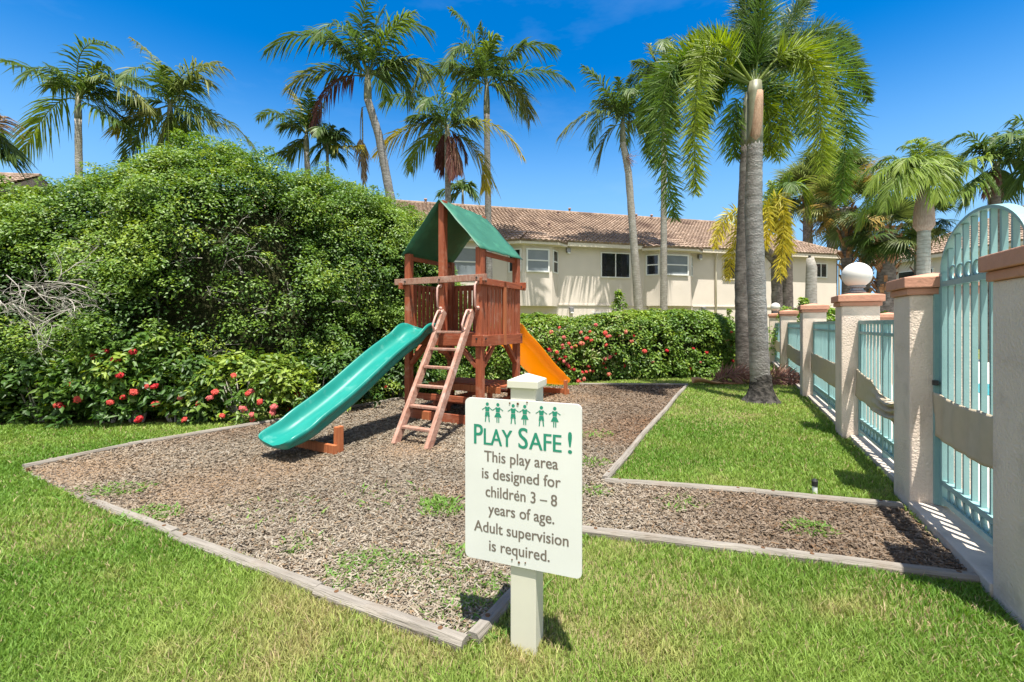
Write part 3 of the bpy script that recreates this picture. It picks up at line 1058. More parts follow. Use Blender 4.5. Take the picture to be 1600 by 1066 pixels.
def clipped_hedge():
    a, b = G(745, 603), G(1168, 586)
    root = empty("flowering_hedge", ((a.x + b.x) / 2, (a.y + b.y) / 2 + 0.8, 0))
    tag(root, "long clipped hedge dotted with coral blooms behind the orange slide", "hedge")
    rg = np.random.default_rng(41)
    L0 = root.location
    axis = []
    for i in range(9):
        t = i / 8
        u = 742 + (1172 - 742) * t
        v = 603 - 17 * t
        g = G(u, v)
        topv = [520, 508, 505, 503, 500, 497, 495, 494, 497][i]
        z = H + (HZ - topv) / F * (g.y + 0.7)
        axis.append((g.x - L0.x, g.y + 0.8 - L0.y, 0.8, z))
    P, O = hedge_surface(axis, 3300, rg, 0.42, 0.22, (0.0, math.pi), 1.4)
    keep = rg.random(len(P)) < np.clip(0.4 + 2.2 * (fbm(P, 2.4, 3) - 0.3), 0.2, 1)
    P, O = P[keep], O[keep]
    cr = 0.08 + 0.12 * rg.random(len(P))
    left = P[:, 0] + L0.x < 2.9
    Vs = []
    V, T, C = clump_leaves(P, cr, O, 26, 0.075, 0.021, PAL_BUSH, 42, fresh=0.12)
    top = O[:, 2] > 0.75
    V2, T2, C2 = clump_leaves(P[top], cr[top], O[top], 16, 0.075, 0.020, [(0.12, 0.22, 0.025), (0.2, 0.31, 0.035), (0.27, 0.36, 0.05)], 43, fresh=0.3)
    V3, T3, C3 = clump_leaves(P[left], cr[left], O[left], 8, 0.07, 0.02, [(0.1, 0.15, 0.04), (0.18, 0.22, 0.06), (0.3, 0.22, 0.11)], 44, fresh=0.2)
    n1, n2 = len(C), len(C) + len(C2)
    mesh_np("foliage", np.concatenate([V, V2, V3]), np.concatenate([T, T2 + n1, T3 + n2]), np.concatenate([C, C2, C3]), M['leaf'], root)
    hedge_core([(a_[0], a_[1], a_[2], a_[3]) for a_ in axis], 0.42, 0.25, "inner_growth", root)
    fl = []
    for q in range(60):      # thick on the left half, scattered on the right
        u = 840 + abs(rg.normal()) * 75
        if u > 1000: continue
        v = rg.uniform(515, 600)
        if u < 893 and v > 515 + (u - 820) * 1.2: continue
        fl.append((u, v))
    fl += [(1007, 549), (1020, 565), (1042, 548), (1083, 545), (1104, 551), (1143, 519), (1136, 532), (1141, 540), (1149, 546), (1145, 564), (1079, 576), (1112, 585), (1094, 566), (912, 592), (906, 597), (945, 561), (952, 558), (946, 575), (968, 525), (931, 508), (874, 512)]
    for (u, v) in fl:
        g = G(u, 603 - 17 * (u - 742) / 430)
        add_flower(root, W(u, v, g.y - 0.24 + 0.12 * rg.random()) - L0, rg.uniform(0.7, 1.2), int(rg.choice((0, 1, 1, 2, 3))))


clipped_hedge()

# small tree and plants in front of the building
def leafy_plant(name, base, hgt, wid, label, cat, seed, n=90, leaf=0.1, pal=PAL_BUSH, group=None, per=14):
    root = empty(name, base)
    tag(root, label, cat, group)
    rg = np.random.default_rng(seed)
    z = rg.random(n)
    a = rg.random(n) * 6.283
    r = wid * np.sin(np.clip(0.25 + z * 0.8, 0, 1) * math.pi) * (0.3 + 0.7 * rg.random(n))
    P = np.stack([np.cos(a) * r, np.sin(a) * r, hgt * (0.18 + 0.82 * z)], 1)
    O = nrm(np.stack([np.cos(a), np.sin(a), 0.4 + 0 * a], 1))
    V, T, C = clump_leaves(P, np.full(n, wid * 0.28), O, per, leaf, leaf * 0.27, pal, seed + 1, fresh=0.2)
    mesh_np("foliage", V, T, C, M['leaf'], root)
    mb = MB()
    mb.tube([(0, 0, 0), (0.02, 0, hgt * .5), (0, 0.02, hgt * .92)], [0.025, 0.018, 0.006], 6)
    for q in range(9):
        i = int(rg.integers(n))
        mb.tube([(0.01, 0.01, P[i, 2] * 0.7), tuple(P[i])], [0.01, 0.004], 5)
    mb.build("stem", M['bark'], root)
    return root


_b = W(967, 500, 17.5)
leafy_plant("young_tree", (_b.x, _b.y, 0), 2.5, 0.5, "young leafy tree before the cream wall beneath the wide dark window", "tree", 51, 70, 0.14)
_b = W(1140, 500, 19); leafy_plant("weed_shoot", (_b.x, _b.y, 0), 1.9, 0.22, "thin weedy shoot against the wall, left of the foxtail palm trunks", "plant", 52, 24, 0.12)
_b = W(1255, 470, 13.5); leafy_plant("garden_shrub", (_b.x, _b.y, 0), 2.0, 0.42, "light green shrub peeking above the fence near the palm stump", "shrub", 53, 60, 0.12, group="shrubs behind the pool fence", pal=[(0.08, 0.17, 0.02), (0.14, 0.25, 0.03), (0.2, 0.3, 0.04)])
_b = W(1295, 490, 10.5); leafy_plant("garden_shrub", (_b.x, _b.y, 0), 1.62, 0.45, "bright green shrub behind the pillar with the nearer globe lamp", "shrub", 54, 70, 0.1, group="shrubs behind the pool fence", pal=[(0.08, 0.19, 0.02), (0.14, 0.27, 0.03), (0.22, 0.34, 0.05)])
_b = W(1227, 490, 14.5); leafy_plant("garden_shrub", (_b.x, _b.y, 0), 1.75, 0.6, "low green shrub beyond the far fence pillars below yellow palm", "shrub", 55, 70, 0.1, group="shrubs behind the pool fence", pal=[(0.08, 0.17, 0.02), (0.14, 0.25, 0.03), (0.2, 0.3, 0.04)])
_b = W(1382, 495, 13.0); leafy_plant("garden_shrub", (_b.x, _b.y, 0), 1.55, 0.55, "dark green shrub under the palms, seen left of the gate pillar cap", "shrub", 56, 70, 0.1, group="shrubs behind the pool fence", pal=PAL_BUSH)

# ------------------------------------------------------------------ palms
def frond_arrays(b, m, t, lmax, nleaf, wid, droop, tint, tint2, rg, plume=False, rough=0.16, arch=0.0, start=0.14):
    b, m, t = np.array(b), np.array(m), np.array(t)
    c = 2 * m - 0.5 * (b + t)
    u = np.linspace(start, 0.985, nleaf)
    u = np.repeat(u, 2) + rg.normal(size=2 * nleaf) * 0.006
    u = np.clip(u, start * 0.8, 1.0)
    dn = np.linspace(0, 1, 60)[:, None]
    dp = (1 - dn) ** 2 * b + 2 * dn * (1 - dn) * c + dn ** 2 * t
    dl = np.concatenate([[0], np.cumsum(np.linalg.norm(dp[1:] - dp[:-1], axis=1))])
    ua = u
    u = np.interp(u * dl[-1], dl, dn[:, 0])
    side = np.tile([1.0, -1.0], nleaf)
    n = len(u)
    P = ((1 - u) ** 2)[:, None] * b + (2 * u * (1 - u))[:, None] * c + (u ** 2)[:, None] * t
    T = nrm((2 * (1 - u))[:, None] * (c - b) + (2 * u)[:, None] * (t - c))
    up = np.array([0, 0, 1.0])
    S = np.cross(T, up + 0 * T)
    S = nrm(S + 1e-4)
    B = np.cross(S, T)
    prof = np.sin(np.clip(0.16 + ua * 0.86, 0, 1) * math.pi) ** 0.6 * 0.78 + 0.22 * (1 - ua)
    if plume: prof = np.clip(np.sin(np.clip(0.12 + ua * 0.88, 0, 1) * math.pi), 0, 1) ** 0.45 * 0.9 + 0.1
    L_ = lmax * prof * (1 + rough * rg.normal(size=n))
    ang = np.radians(62 - 34 * u + 6 * rg.normal(size=n))
    if plume:
        roll = rg.random(n) * 2 * math.pi
        Sd = S * np.cos(roll)[:, None] + B * np.sin(roll)[:, None]
        ang = np.radians(70 - 18 * u + 10 * rg.normal(size=n))
        D = T * np.cos(ang)[:, None] + Sd * np.sin(ang)[:, None]
        dr = droop * (0.6 + 0.6 * rg.random(n))
    else:
        lift = 0.28 + 0.18 * rg.normal(size=n)
        Sd = S * side[:, None] + B * lift[:, None]
        D = nrm(T * np.cos(ang)[:, None] + Sd * np.sin(ang)[:, None])
        dr = droop * (0.6 + 0.8 * rg.random(n))
    L_ = L_ * np.where(rg.random(n) < 0.07, 0.35, 1.0)
    wv = nrm(np.cross(D, np.cross(Sd, T)) + 0.25 * rg.normal(size=(n, 3)))
    wv = nrm(wv - D * (wv * D).sum(1, keepdims=True))
    ks = np.array([0, 0.35, 0.7, 1.0])
    ws = np.array([0.55, 1.0, 0.75, 0.0])
    rows = []
    for k, w_ in zip(ks, ws):
        c_ = P + D * (L_ * k)[:, None] + T * (L_ * (0.08 if plume else 0.08) * k * k)[:, None] - up * (L_ * dr * k * k)[:, None]
        if w_ > 0:
            rows += [c_ - wv * wid * w_, c_ + wv * wid * w_]
        else:
            rows += [c_]
    V = np.stack(rows, 1).reshape(-1, 3)
    o = np.arange(n)[:, None] * 7
    Tt = np.concatenate([o + [0, 1, 3], o + [0, 3, 2], o + [2, 3, 5], o + [2, 5, 4], o + [4, 5, 6]], 1).reshape(-1, 3)
    tt = np.clip(u[:, None] * 0.9 + 0.15 * rg.normal(size=(n, 1)), 0, 1)
    C = (np.array(tint) * (1 - tt) + np.array(tint2) * tt) * (0.75 + 0.5 * rg.random((n, 1)))
    C = np.repeat(C, 7, axis=0)
    # rachis tube
    q = 9
    uu = np.linspace(0, 1, q)
    R = ((1 - uu) ** 2)[:, None] * b + (2 * uu * (1 - uu))[:, None] * c + (uu ** 2)[:, None] * t
    ln = np.linalg.norm(t - b)
    rr = np.interp(uu, [0, 0.15, 1], [0.018, 0.011, 0.003]) * min(1.4, ln / 1.6 + 0.3)
    tv, tf = [], []
    mb = MB().tube(R, list(rr), 5, caps=False)
    tv = np.array([tuple(v) for v in mb.v]); qf = np.array(mb.f)
    tf = np.concatenate([qf[:, [0, 1, 2]], qf[:, [0, 2, 3]]]) + len(V)
    V = np.concatenate([V, tv]); Tt = np.concatenate([Tt, tf])
    C = np.concatenate([C, np.tile((np.array(tint) * 0.6 + np.array([0.10, 0.11, 0.035])), (len(tv), 1))])
    return V, Tt, C


G1, G2 = (0.09, 0.155, 0.022), (0.135, 0.195, 0.03)
TINTS = {'g': (G1, G2), 'd': ((0.06, 0.115, 0.024), (0.09, 0.145, 0.03)), 'l': ((0.12, 0.20, 0.025), (0.21, 0.28, 0.04)),
         'y': ((0.11, 0.16, 0.03), (0.42, 0.33, 0.035)), 'Y': ((0.30, 0.30, 0.03), (0.50, 0.40, 0.035)), 'b': ((0.16, 0.085, 0.06), (0.20, 0.11, 0.085)), 'r': ((0.13, 0.05, 0.045), (0.16, 0.065, 0.05)),
         't': ((0.26, 0.19, 0.12), (0.33, 0.25, 0.17)), 'o': ((0.09, 0.145, 0.03), (0.19, 0.20, 0.06)),
         'f': ((0.075, 0.15, 0.018), (0.115, 0.19, 0.025)), 'F': ((0.16, 0.235, 0.018), (0.22, 0.28, 0.03))}


def palm(name, label, crown, d, fronds, base=None, trunk_r=(0.11, 0.08), group=None, lmax=0.5, nleaf=46, wid=0.016, droop=0.72, seed=0, tmat='trunk',
         shaft=0.55, plume=False, extra=3, extra_len=1.6, mids=None, cat="palm tree", flare=1.35, shaft_r=1.02, shaft_mat='shaft', start=0.14, extra_tint='d', shaft_neck=0.6):
    C0 = W(crown[0], crown[1], d)
    if base is None: base = (C0.x, C0.y)
    root = empty(name, (base[0], base[1], 0))
    tag(root, label, cat, group)
    loc = root.location
    rg = np.random.default_rng(900 + seed)
    top = C0 - loc
    # trunk
    mids = mids or []
    pts = [Vector((0, 0, 0))] + [Vector(q) - loc for q in mids] + [top - Vector((0, 0, shaft))]
    dense, rad = [], []
    n = 40
    tot = len(pts) - 1
    for i in range(n + 1):
        t = i / n * tot
        k = min(int(t), tot - 1)
        f = t - k
        f2 = f
        p = pts[k].lerp(pts[k + 1], f2)
        dense.append(p)
        h = i / n
        r = trunk_r[0] * (1 - h) + trunk_r[1] * h
        r *= 1 + (flare - 1) * math.exp(-h * 11)
        r *= 1 + 0.025 * math.sin(i * 2.1) + rg.normal() * 0.012
        rad.append(r)
    MB().tube(dense, rad, 14).build("trunk", M[tmat], root, smooth=True)
    if shaft > 0:
        r1 = trunk_r[1] * shaft_r
        a = dense[-1]
        dv = top - a
        MB().tube([a - dv * 0.03, a + dv * 0.12, a + dv * 0.5, a + dv * 0.85, top + dv * (0.25 if shaft_neck < 1 else 0.04)], [trunk_r[1] * 1.03, r1 * 1.06, r1, r1 * (0.8 if shaft_neck < 1 else 0.97), r1 * shaft_neck * 0.6], 12).build("crownshaft", M[shaft_mat], root, smooth=True)
    for f in fronds:
        (mu, mv), (tu, tv) = f[0], f[1]
        tint = TINTS[f[2] if len(f) > 2 else 'g']
        ln = math.hypot(tu - crown[0], tv - crown[1]) / F * d
        dd = f[3] if len(f) > 3 else float(rg.uniform(-0.35, 0.35)) * max(ln, 0.9)
        bp = W(crown[0] + (mu - crown[0]) * 0.04, crown[1] + (mv - crown[1]) * 0.04, d) - loc
        mp_ = W(mu, mv, d + dd * 0.55) - loc
        tp = W(tu, tv, d + dd) - loc
        lm = lmax * (0.42 if (len(f) > 2 and f[2] in 'rb') else 1.0) * (1.0 if plume else 1.32) * float(rg.uniform(0.85, 1.12))
        dr = droop
        if len(f) > 2 and f[2] in 'rb': dr = 1.3
        if len(f) > 4: dr = f[4]
        V, T, C = frond_arrays(bp, mp_, tp, lm, nleaf, wid * (1.0 if plume else 1.3), dr, tint[0], tint[1], rg, plume, start=start)
        mesh_np("frond", V, T, C, M['frond'], root)
    for q in range(extra):        # fronds pointing towards and away from the camera
        s = -1 if (q % 2 and not plume) else 1
        az = math.radians(90 * s + rg.uniform(-45, 45))
        dv = Vector((math.cos(az), math.sin(az), 0))
        L = extra_len * rg.uniform(0.8, 1.1)
        bp = top
        mp_ = top + dv * L * 0.5 + Vector((0, 0, L * rg.uniform(0.25, 0.5)))
        tp = top + dv * L * 0.95 + Vector((0, 0, L * rg.uniform(-0.35, 0.15)))
        tint = TINTS[extra_tint]
        V, T, C = frond_arrays(bp, mp_, tp, lmax, nleaf, wid, droop, tint[0], tint[1], rg, plume, start=start)
        mesh_np("frond", V, T, C, M['frond'], root)
    return root


def c1(*pts): return [(x / 3.046, y / 3.046) for (x, y) in pts]
def c2(*pts): return [(400 + x / 3.046, y / 3.046) for (x, y) in pts]
def c3_(*pts): return [(850 + x / 2.909, y / 2.909) for (x, y) in pts]
def c4(*pts): return [(1200 + x / 3.045, 150 + y / 3.045) for (x, y) in pts]


def FR(conv, lst):
    out = []
    for q in lst:
        m, t = conv((q[0], q[1]), (q[2], q[3]))
        out.append((m, t) + tuple(q[4:]))
    return out


GP = "tall palms behind the hedges"
_t = W(128, 300, 12)
palm("palm_tree", "slim palm with smooth pale trunk rising behind the left of the big hedge", c1((372, 470))[0], 12, FR(c1, [
    (190, 345, 0, 285, 'd'), (400, 230, 575, 235, 'd'), (240, 520, 100, 745, 'l'), (520, 375, 725, 535, 'o'), (540, 370, 690, 400, 'd'), (500, 500, 640, 620, 'd'), (480, 530, 610, 600, 'd'),
    (290, 350, 260, 330, 'd'), (450, 340, 525, 320, 'l'), (430, 420, 640, 470, 'g'), (330, 380, 240, 420, 'g')]), base=(_t.x, _t.y), group=GP, seed=1, tmat='trunk_pale', trunk_r=(0.10, 0.075), lmax=0.52, extra=3, extra_len=1.5)
_t = W(258, 300, 12.8)
palm("palm_tree", "wind-tossed palm just above the highest dome of the big hedge, trunk hidden", c1((810, 500))[0], 12.8, FR(c1, [
    (745, 300, 612, 172, 'o'), (900, 330, 1100, 335, 'o'), (960, 330, 1060, 300, 'o'), (1060, 565, 1218, 720, 'o'), (690, 580, 590, 790, 'd'), (700, 400, 560, 365, 'd'), (880, 560, 850, 680, 'g'),
    (650, 560, 545, 640, 'y'), (800, 560, 770, 690, 'o'), (840, 540, 830, 640, 'g'), (930, 550, 1100, 600, 'o'), (870, 400, 960, 420, 'g'), (780, 380, 790, 310, 'g'), (930, 380, 1010, 410, 'o'), (720, 480, 600, 500, 'd')]), base=(_t.x, _t.y), group=GP, seed=2, lmax=0.55, extra=3, extra_len=1.6)
palm("palm_tree", "palm mostly outside the left picture edge, only frond tips showing", (-28, 205), 11, [((-5, 212), (28, 245), 'd'), ((-8, 190), (12, 182), 't'), ((-60, 180), (-120, 230), 'd'), ((-40, 150), (-60, 110), 'd'), ((-10, 230), (10, 243), 'd'), ((-70, 200), (-110, 290), 'd')],
     group=GP, seed=3, extra=2)
_t = W(656, 320, 13)
palm("palm_tree", "tallest leaning palm above the hedge with one withered brownish frond at its left", c2((532, 360))[0], 13, FR(c2, [
    (290, 170, 35, 260, 'd'), (350, 190, 230, 150, 'd'), (505, 120, 560, -60, 'd'), (470, 160, 430, 110, 'd'), (560, 160, 620, 20, 'd'), (650, 130, 855, 160, 'd'), (640, 150, 770, 55, 'g'), (720, 290, 895, 360, 'd'),
    (310, 340, 145, 430, 'o'), (350, 420, 265, 650, 'r'), (640, 340, 700, 300, 'd'), (440, 250, 330, 140, 'd'), (760, 300, 745, 420, 'o')]), base=(_t.x, _t.y), mids=[W(614, 330, 13), W(592, 212, 13)], group=GP, seed=4,
     trunk_r=(0.14, 0.105), lmax=0.66, nleaf=54, wid=0.018, extra=3, extra_len=2.0, shaft=0.7)
# dead frond hanging from its own palm stub
_t = W(571, 330, 13.6)
r_ = palm("palm_tree", "dead bare palm stalk with a dry frond hanging straight down beside leaning palm", (566, 168), 13.6, [((567, 235), (572, 300), 't', 0.1, 0.75), ((563, 215), (568, 290), 't', -0.1, 0.9), ((578, 166), (586, 172), 'b', 0.1)],
          base=(_t.x, _t.y), group=GP, seed=5, trunk_r=(0.035, 0.02), shaft=0.0, extra=0, lmax=0.3, nleaf=34, start=0.4)
_t = W(503, 300, 14)
palm("palm_tree", "shorter palm with pale upright tips, left of the leaning tall palm", c2((240, 640))[0], 14, FR(c2, [
    (100, 535, 5, 575, 'd'), (205, 500, 140, 400, 'y'), (250, 500, 250, 415, 'd'), (170, 700, 55, 750, 'd'), (300, 540, 330, 480, 'd'), (190, 600, 110, 600, 'd'), (290, 640, 330, 700, 'd'), (210, 560, 160, 520, 'o'), (210, 690, 150, 740, 'g'), (270, 560, 290, 500, 'g')]),
     base=(_t.x, _t.y), group=GP, seed=6, lmax=0.45, extra=3, extra_len=1.3)
_t = W(514, 300, 13.4)
palm("palm_tree", "smallest palm with thin trunk and yellowing right frond, low above the hedge", c2((340, 690))[0], 13.4, FR(c2, [
    (320, 640, 300, 615, 'd'), (390, 650, 440, 670, 'd'), (360, 630, 370, 595, 'd'), (430, 700, 520, 690, 'y'), (380, 720, 420, 760, 'd'), (300, 690, 265, 720, 'd'), (310, 720, 290, 760, 'g'), (400, 630, 430, 620, 'd')]),
     base=(_t.x, _t.y), group=GP, seed=7, lmax=0.36, trunk_r=(0.05, 0.04), extra=2, extra_len=0.9, shaft=0.3)
_t = W(704, 330, 17)
palm("palm_tree", "palm with drooping yellow fronds and dead reddish skirt directly behind the canopy roof", c2((910, 610))[0], 17, FR(c2, [
    (740, 605, 555, 750, 'y'), (730, 460, 588, 515, 'g'), (890, 480, 880, 375, 'l'), (1010, 490, 1080, 410, 'd'), (1120, 590, 1280, 765, 'y'), (790, 680, 735, 820, 'l'), (1055, 740, 1088, 910, 'y'),
    (960, 500, 950, 420, 'g'), (830, 500, 760, 430, 'd'), (850, 560, 720, 560, 'd'), (960, 590, 1050, 570, 'd'), (900, 740, 880, 840, 'r', 0.3), (930, 730, 930, 860, 'r', -0.4), (955, 720, 965, 830, 'b', -0.2), (880, 700, 870, 800, 'r', 0.2), (975, 680, 1000, 770, 'b', .2)]),
     base=(_t.x, _t.y), group=GP, seed=8, lmax=0.72, nleaf=50, wid=0.022, extra=2, extra_len=2.0, trunk_r=(0.13, 0.11))
_t = W(766, 350, 19.2)
palm("palm_tree", "tall straight palm with long spreading fronds right of the canopy ridge", c2((1098, 410))[0], 19.2, FR(c2, [
    (1020, 160, 905, 30, 'd'), (1100, 250, 1155, 165, 'l'), (1010, 230, 930, 275, 'o'), (1250, 230, 1455, 245, 'd'), (1340, 335, 1520, 425, 'd'), (1230, 420, 1305, 565, 'o'), (940, 310, 770, 420, 'd'), (1040, 410, 960, 540, 'l'),
    (1090, 250, 1060, 110, 'd'), (1190, 300, 1290, 190, 'd'), (990, 340, 880, 300, 'd'), (1150, 420, 1200, 480, 'g')]), base=(_t.x, _t.y), group=GP, seed=9, lmax=0.85, nleaf=54, wid=0.026, extra=3, extra_len=2.6, trunk_r=(0.15, 0.13), shaft=1.2)
_t = W(1003, 500, 20.9)
_pi = palm("palm_tree", "slender leaning palm in front of the cream wall right of the wide dark window", c3_((358, 560))[0], 20.9, FR(c3_, [
    (280, 410, 165, 290, 'd'), (210, 515, 58, 635, 'o'), (290, 610, 250, 730, 'o'), (345, 420, 330, 345, 'd'), (420, 420, 510, 330, 'd'), (430, 500, 530, 520, 'd'), (380, 430, 400, 330, 'd'), (420, 560, 500, 600, 'o'), (300, 480, 220, 460, 'd'), (330, 470, 250, 400, 'd')]),
     base=(_t.x, _t.y), mids=[W(982, 270, 20.9)], group=GP, seed=10, lmax=0.8, nleaf=50, wid=0.024, extra=3, extra_len=2.4, trunk_r=(0.19, 0.13), tmat='trunk_pale', shaft=0.9)
_t = W(1037, 500, 21.0)
palm("palm_tree", "straight pale-trunked palm whose crown peeks out left of the foxtail palm", c3_((545, 330))[0], 21.0, FR(c3_, [
    (500, 270, 480, 195, 'o'), (450, 330, 380, 370, 'd'), (430, 400, 340, 480, 'd'), (600, 280, 640, 200, 'd'), (500, 390, 450, 470, 'd'), (620, 340, 700, 400, 'd'), (560, 250, 560, 170, 'd'), (480, 300, 400, 280, 'd')]),
     base=(_t.x, _t.y), group=GP, seed=11, lmax=0.8, nleaf=46, wid=0.024, extra=3, extra_len=2.2, trunk_r=(0.17, 0.12), tmat='trunk_pale', shaft=0.9)
# fruit cluster of the leaning palm
mb = MB()
_r = np.random.default_rng(3)
for q in range(14):
    branchy(mb, W(978, 246, 20.75) - _pi.location, (0.8 + _r.normal() * .3, -0.2, -0.3 + _r.normal() * .4), 0.42, 0.012, 1, _r, 0.5, -0.05)
mb.build("fruit_stalk", M['boots_pale'], _pi)

# far tops between canopy and roof
_t = W(718, 330, 30)
palm("palm_tree", "distant feathery palm top showing above the roof ridge beside the canopy", (723, 300), 30, [((700, 296), (685, 305), 'd'), ((735, 294), (742, 308), 'd'), ((722, 288), (724, 280), 'd'), ((712, 290), (700, 288), 'o'), ((733, 290), (738, 286), 'd'), ((712, 304), (703, 312), 'd')], group=GP, seed=12, lmax=0.7, nleaf=26, wid=0.04, extra=2, extra_len=1.0)

# foxtail palms
GF = "foxtail palms on the right lawn"
fb = G(1189, 628)
fx = [(735, 235, 690, 890, 'F', -0.35), (640, 250, 590, 620, 'F', 0.5), (575, 330, 600, 1010, 'f', 0.1), (535, 350, 505, 760, 'f', 0.6),
      (985, 120, 1005, -170, 'f', 0.2), (1080, 150, 1215, -20, 'd', 0.7), (930, 130, 890, -90, 'd', 0.6),
      (1190, 255, 1265, 790, 'F', -0.35), (1290, 215, 1475, 470, 'd', 0.5), (1320, 330, 1345, 930, 'f', 0.35), (1210, 150, 1420, 230, 'd', 0.8), (850, 200, 660, 180, 'f', 0.9)]
_k = palm("foxtail_palm", "large foxtail palm with bushy plumes and peeling tan crownshaft on the right lawn", c3_((958, 385))[0], fb.y, FR(c3_, fx), base=(fb.x, fb.y), group=GF, seed=20, plume=True, lmax=0.37, nleaf=460, wid=0.0085,
          droop=0.10, trunk_r=(0.15, 0.118), shaft=0.98, shaft_r=1.0, flare=1.05, extra=1, extra_len=1.1, start=0.16, mids=[W(1177, 330, fb.y)], extra_tint='f', shaft_neck=1.45)
# peeling dry sheath on the crownshaft
sp = []
for (u, v) in ((1188, 143), (1187, 160), (1186, 185), (1183, 212), (1184, 228)):
    sp.append(W(u - 3, v, fb.y - 0.06) - _k.location)
MB().tube(sp, [0.070, 0.082, 0.088, 0.085, 0.035], 12).build("dry_sheath", M['sheath'], _k, smooth=True)
# root flare, dark
rf = MB()
rr_ = []
for i in range(9):
    h = i / 8
    rr_.append((0.152 + 0.15 * math.exp(-h * 3.6) + 0.012 * (1 - h), h * 0.46))
rf.lathe([(r * (1 + 0.03 * math.sin(q * 3)), z) for q, (r, z) in enumerate(rr_)], 18)
o_ = rf.build("root_flare", mat("root_mat_dark", (0.018, 0.017, 0.016), (0.08, 0.073, 0.065), 0.95, 14, 0.9, 25, spec=0.1, bdist=0.03), _k, smooth=True)
fb2 = G(1164, 593)
fx2 = [(1075, 400, 1065, 730, 'F'), (870, 480, 865, 720, 'f'), (1010, 480, 1030, 700, 'F'), (930, 330, 850, 180, 'f'), (1010, 330, 1120, 260, 'd'), (1120, 400, 1180, 620, 'f'), (960, 380, 990, 640, 'f', 1.0)]
palm("foxtail_palm", "second foxtail palm with darker trunk standing just behind the large one", c3_((925, 470))[0], fb2.y, FR(c3_, fx2), base=(fb2.x, fb2.y), group=GF, seed=21, plume=True, lmax=0.55, nleaf=170, wid=0.013,
     droop=0.22, trunk_r=(0.185, 0.15), shaft=1.0, shaft_r=1.0, flare=1.2, extra=0, extra_len=1.5, start=0.16, mids=[W(1160, 440, fb2.y)], tmat='trunk_dark', extra_tint='f')

# yellow palm
yb = W(1216, 480, 16.5)
palm("yellow_palm", "palm with bright yellow arching fronds hanging before the cream wall", (1186, 352), 16.5, [
    ((1142, 332), (1117, 388), 'Y', -.3), ((1222, 310), (1218, 440), 'Y', -.6), ((1212, 318), (1236, 400), 'Y', .2), ((1160, 345), (1136, 440), 'Y', .3), ((1175, 335), (1150, 350), 'Y', .4), ((1215, 330), (1225, 430), 'Y', -.2), ((1200, 325), (1195, 390), 'Y', -.6), ((1205, 300), (1200, 285), 'l', .3), ((1222, 320), (1212, 450), 'Y', .1)],
     base=(yb.x, yb.y), seed=22, plume=True, lmax=0.42, nleaf=110, wid=0.02, droop=0.35, trunk_r=(0.20, 0.15), shaft=0.6, extra=0, mids=[W(1213, 410, 16.5)], tmat='trunk_dark')
for (u, d_, vt, lab) in ((1232, 17.0, 400, "rough grey palm trunk right of the yellow fronds, crown hidden"),):
    p_ = W(u, 480, d_)
    palm("palm_tree", lab, (u - 4, vt - 90), d_, [((u - 20, vt - 110), (u - 30, vt - 60), 'l'), ((u + 15, vt - 110), (u + 30, vt - 70), 'l'), ((u, vt - 120), (u + 5, vt - 130), 'l'), ((u - 20, vt - 90), (u - 22, vt - 40), 'o')], base=(p_.x, p_.y), seed=23, trunk_r=(0.2, 0.17), lmax=0.6, nleaf=40, wid=0.025, tmat='trunk_dark', shaft=0.4, extra=2, extra_len=1.2)
# stump
p_ = W(1268, 480, 15.5)
rt = empty("palm_stump", (p_.x, p_.y, 0))
tag(rt, "dead grey palm stump with broken top in front of the small window", "stump")
hz_ = W(1268, 402, 15.5).z
MB().tube([(0, 0, 0), (0.02, 0, 1), (-0.02, 0, 2.2), (0.0, 0, hz_ - 0.35), (-0.05, 0, hz_ - .02)], [0.23, 0.2, 0.175, 0.165, 0.11], 14).build("trunk", M['trunk_pale'], rt, smooth=True)
MB().tube([(-0.06, 0, hz_ - .1), (-0.07, 0, hz_ + .06)], [0.05, 0.04], 8).build("broken_tip", M['black'], rt)

# queen palm at right
qb = W(1441, 480, 12)
palm("queen_palm", "rich green feathery palm with pale boots rising over the gate pillar cap", c4((742, 470))[0], 12, FR(c4, [
    (690, 270, 610, 255, 'g', .5), (715, 245, 665, 225, 'l', -.4), (745, 240, 735, 205, 'g', .5), (785, 250, 815, 250, 'g', .3), (600, 330, 470, 470, 'l', -.3), (570, 380, 430, 640, 'l', .4), (650, 330, 545, 560, 'g', -.8), (835, 330, 885, 480, 'g', .3),
    (820, 300, 840, 360, 'l', -.6), (790, 340, 815, 500, 'l', -.8), (690, 340, 660, 480, 'l', -1), (850, 300, 905, 390, 'g', -.3), (610, 300, 500, 350, 'g', .7), (640, 310, 570, 440, 'l', -.2), (790, 270, 860, 330, 'g', .8), (690, 300, 620, 360, 'l', -.7),
    (760, 300, 770, 420, 'l', -1.0), (560, 330, 440, 400, 'g', .2)]), base=(qb.x, qb.y), seed=24, lmax=0.46, nleaf=80, wid=0.012, droop=0.75, trunk_r=(0.17, 0.14), shaft=0.95, shaft_mat='boots_pale', shaft_r=1.55, tmat='trunk_pale', extra=2, extra_len=1.4, shaft_neck=0.9)
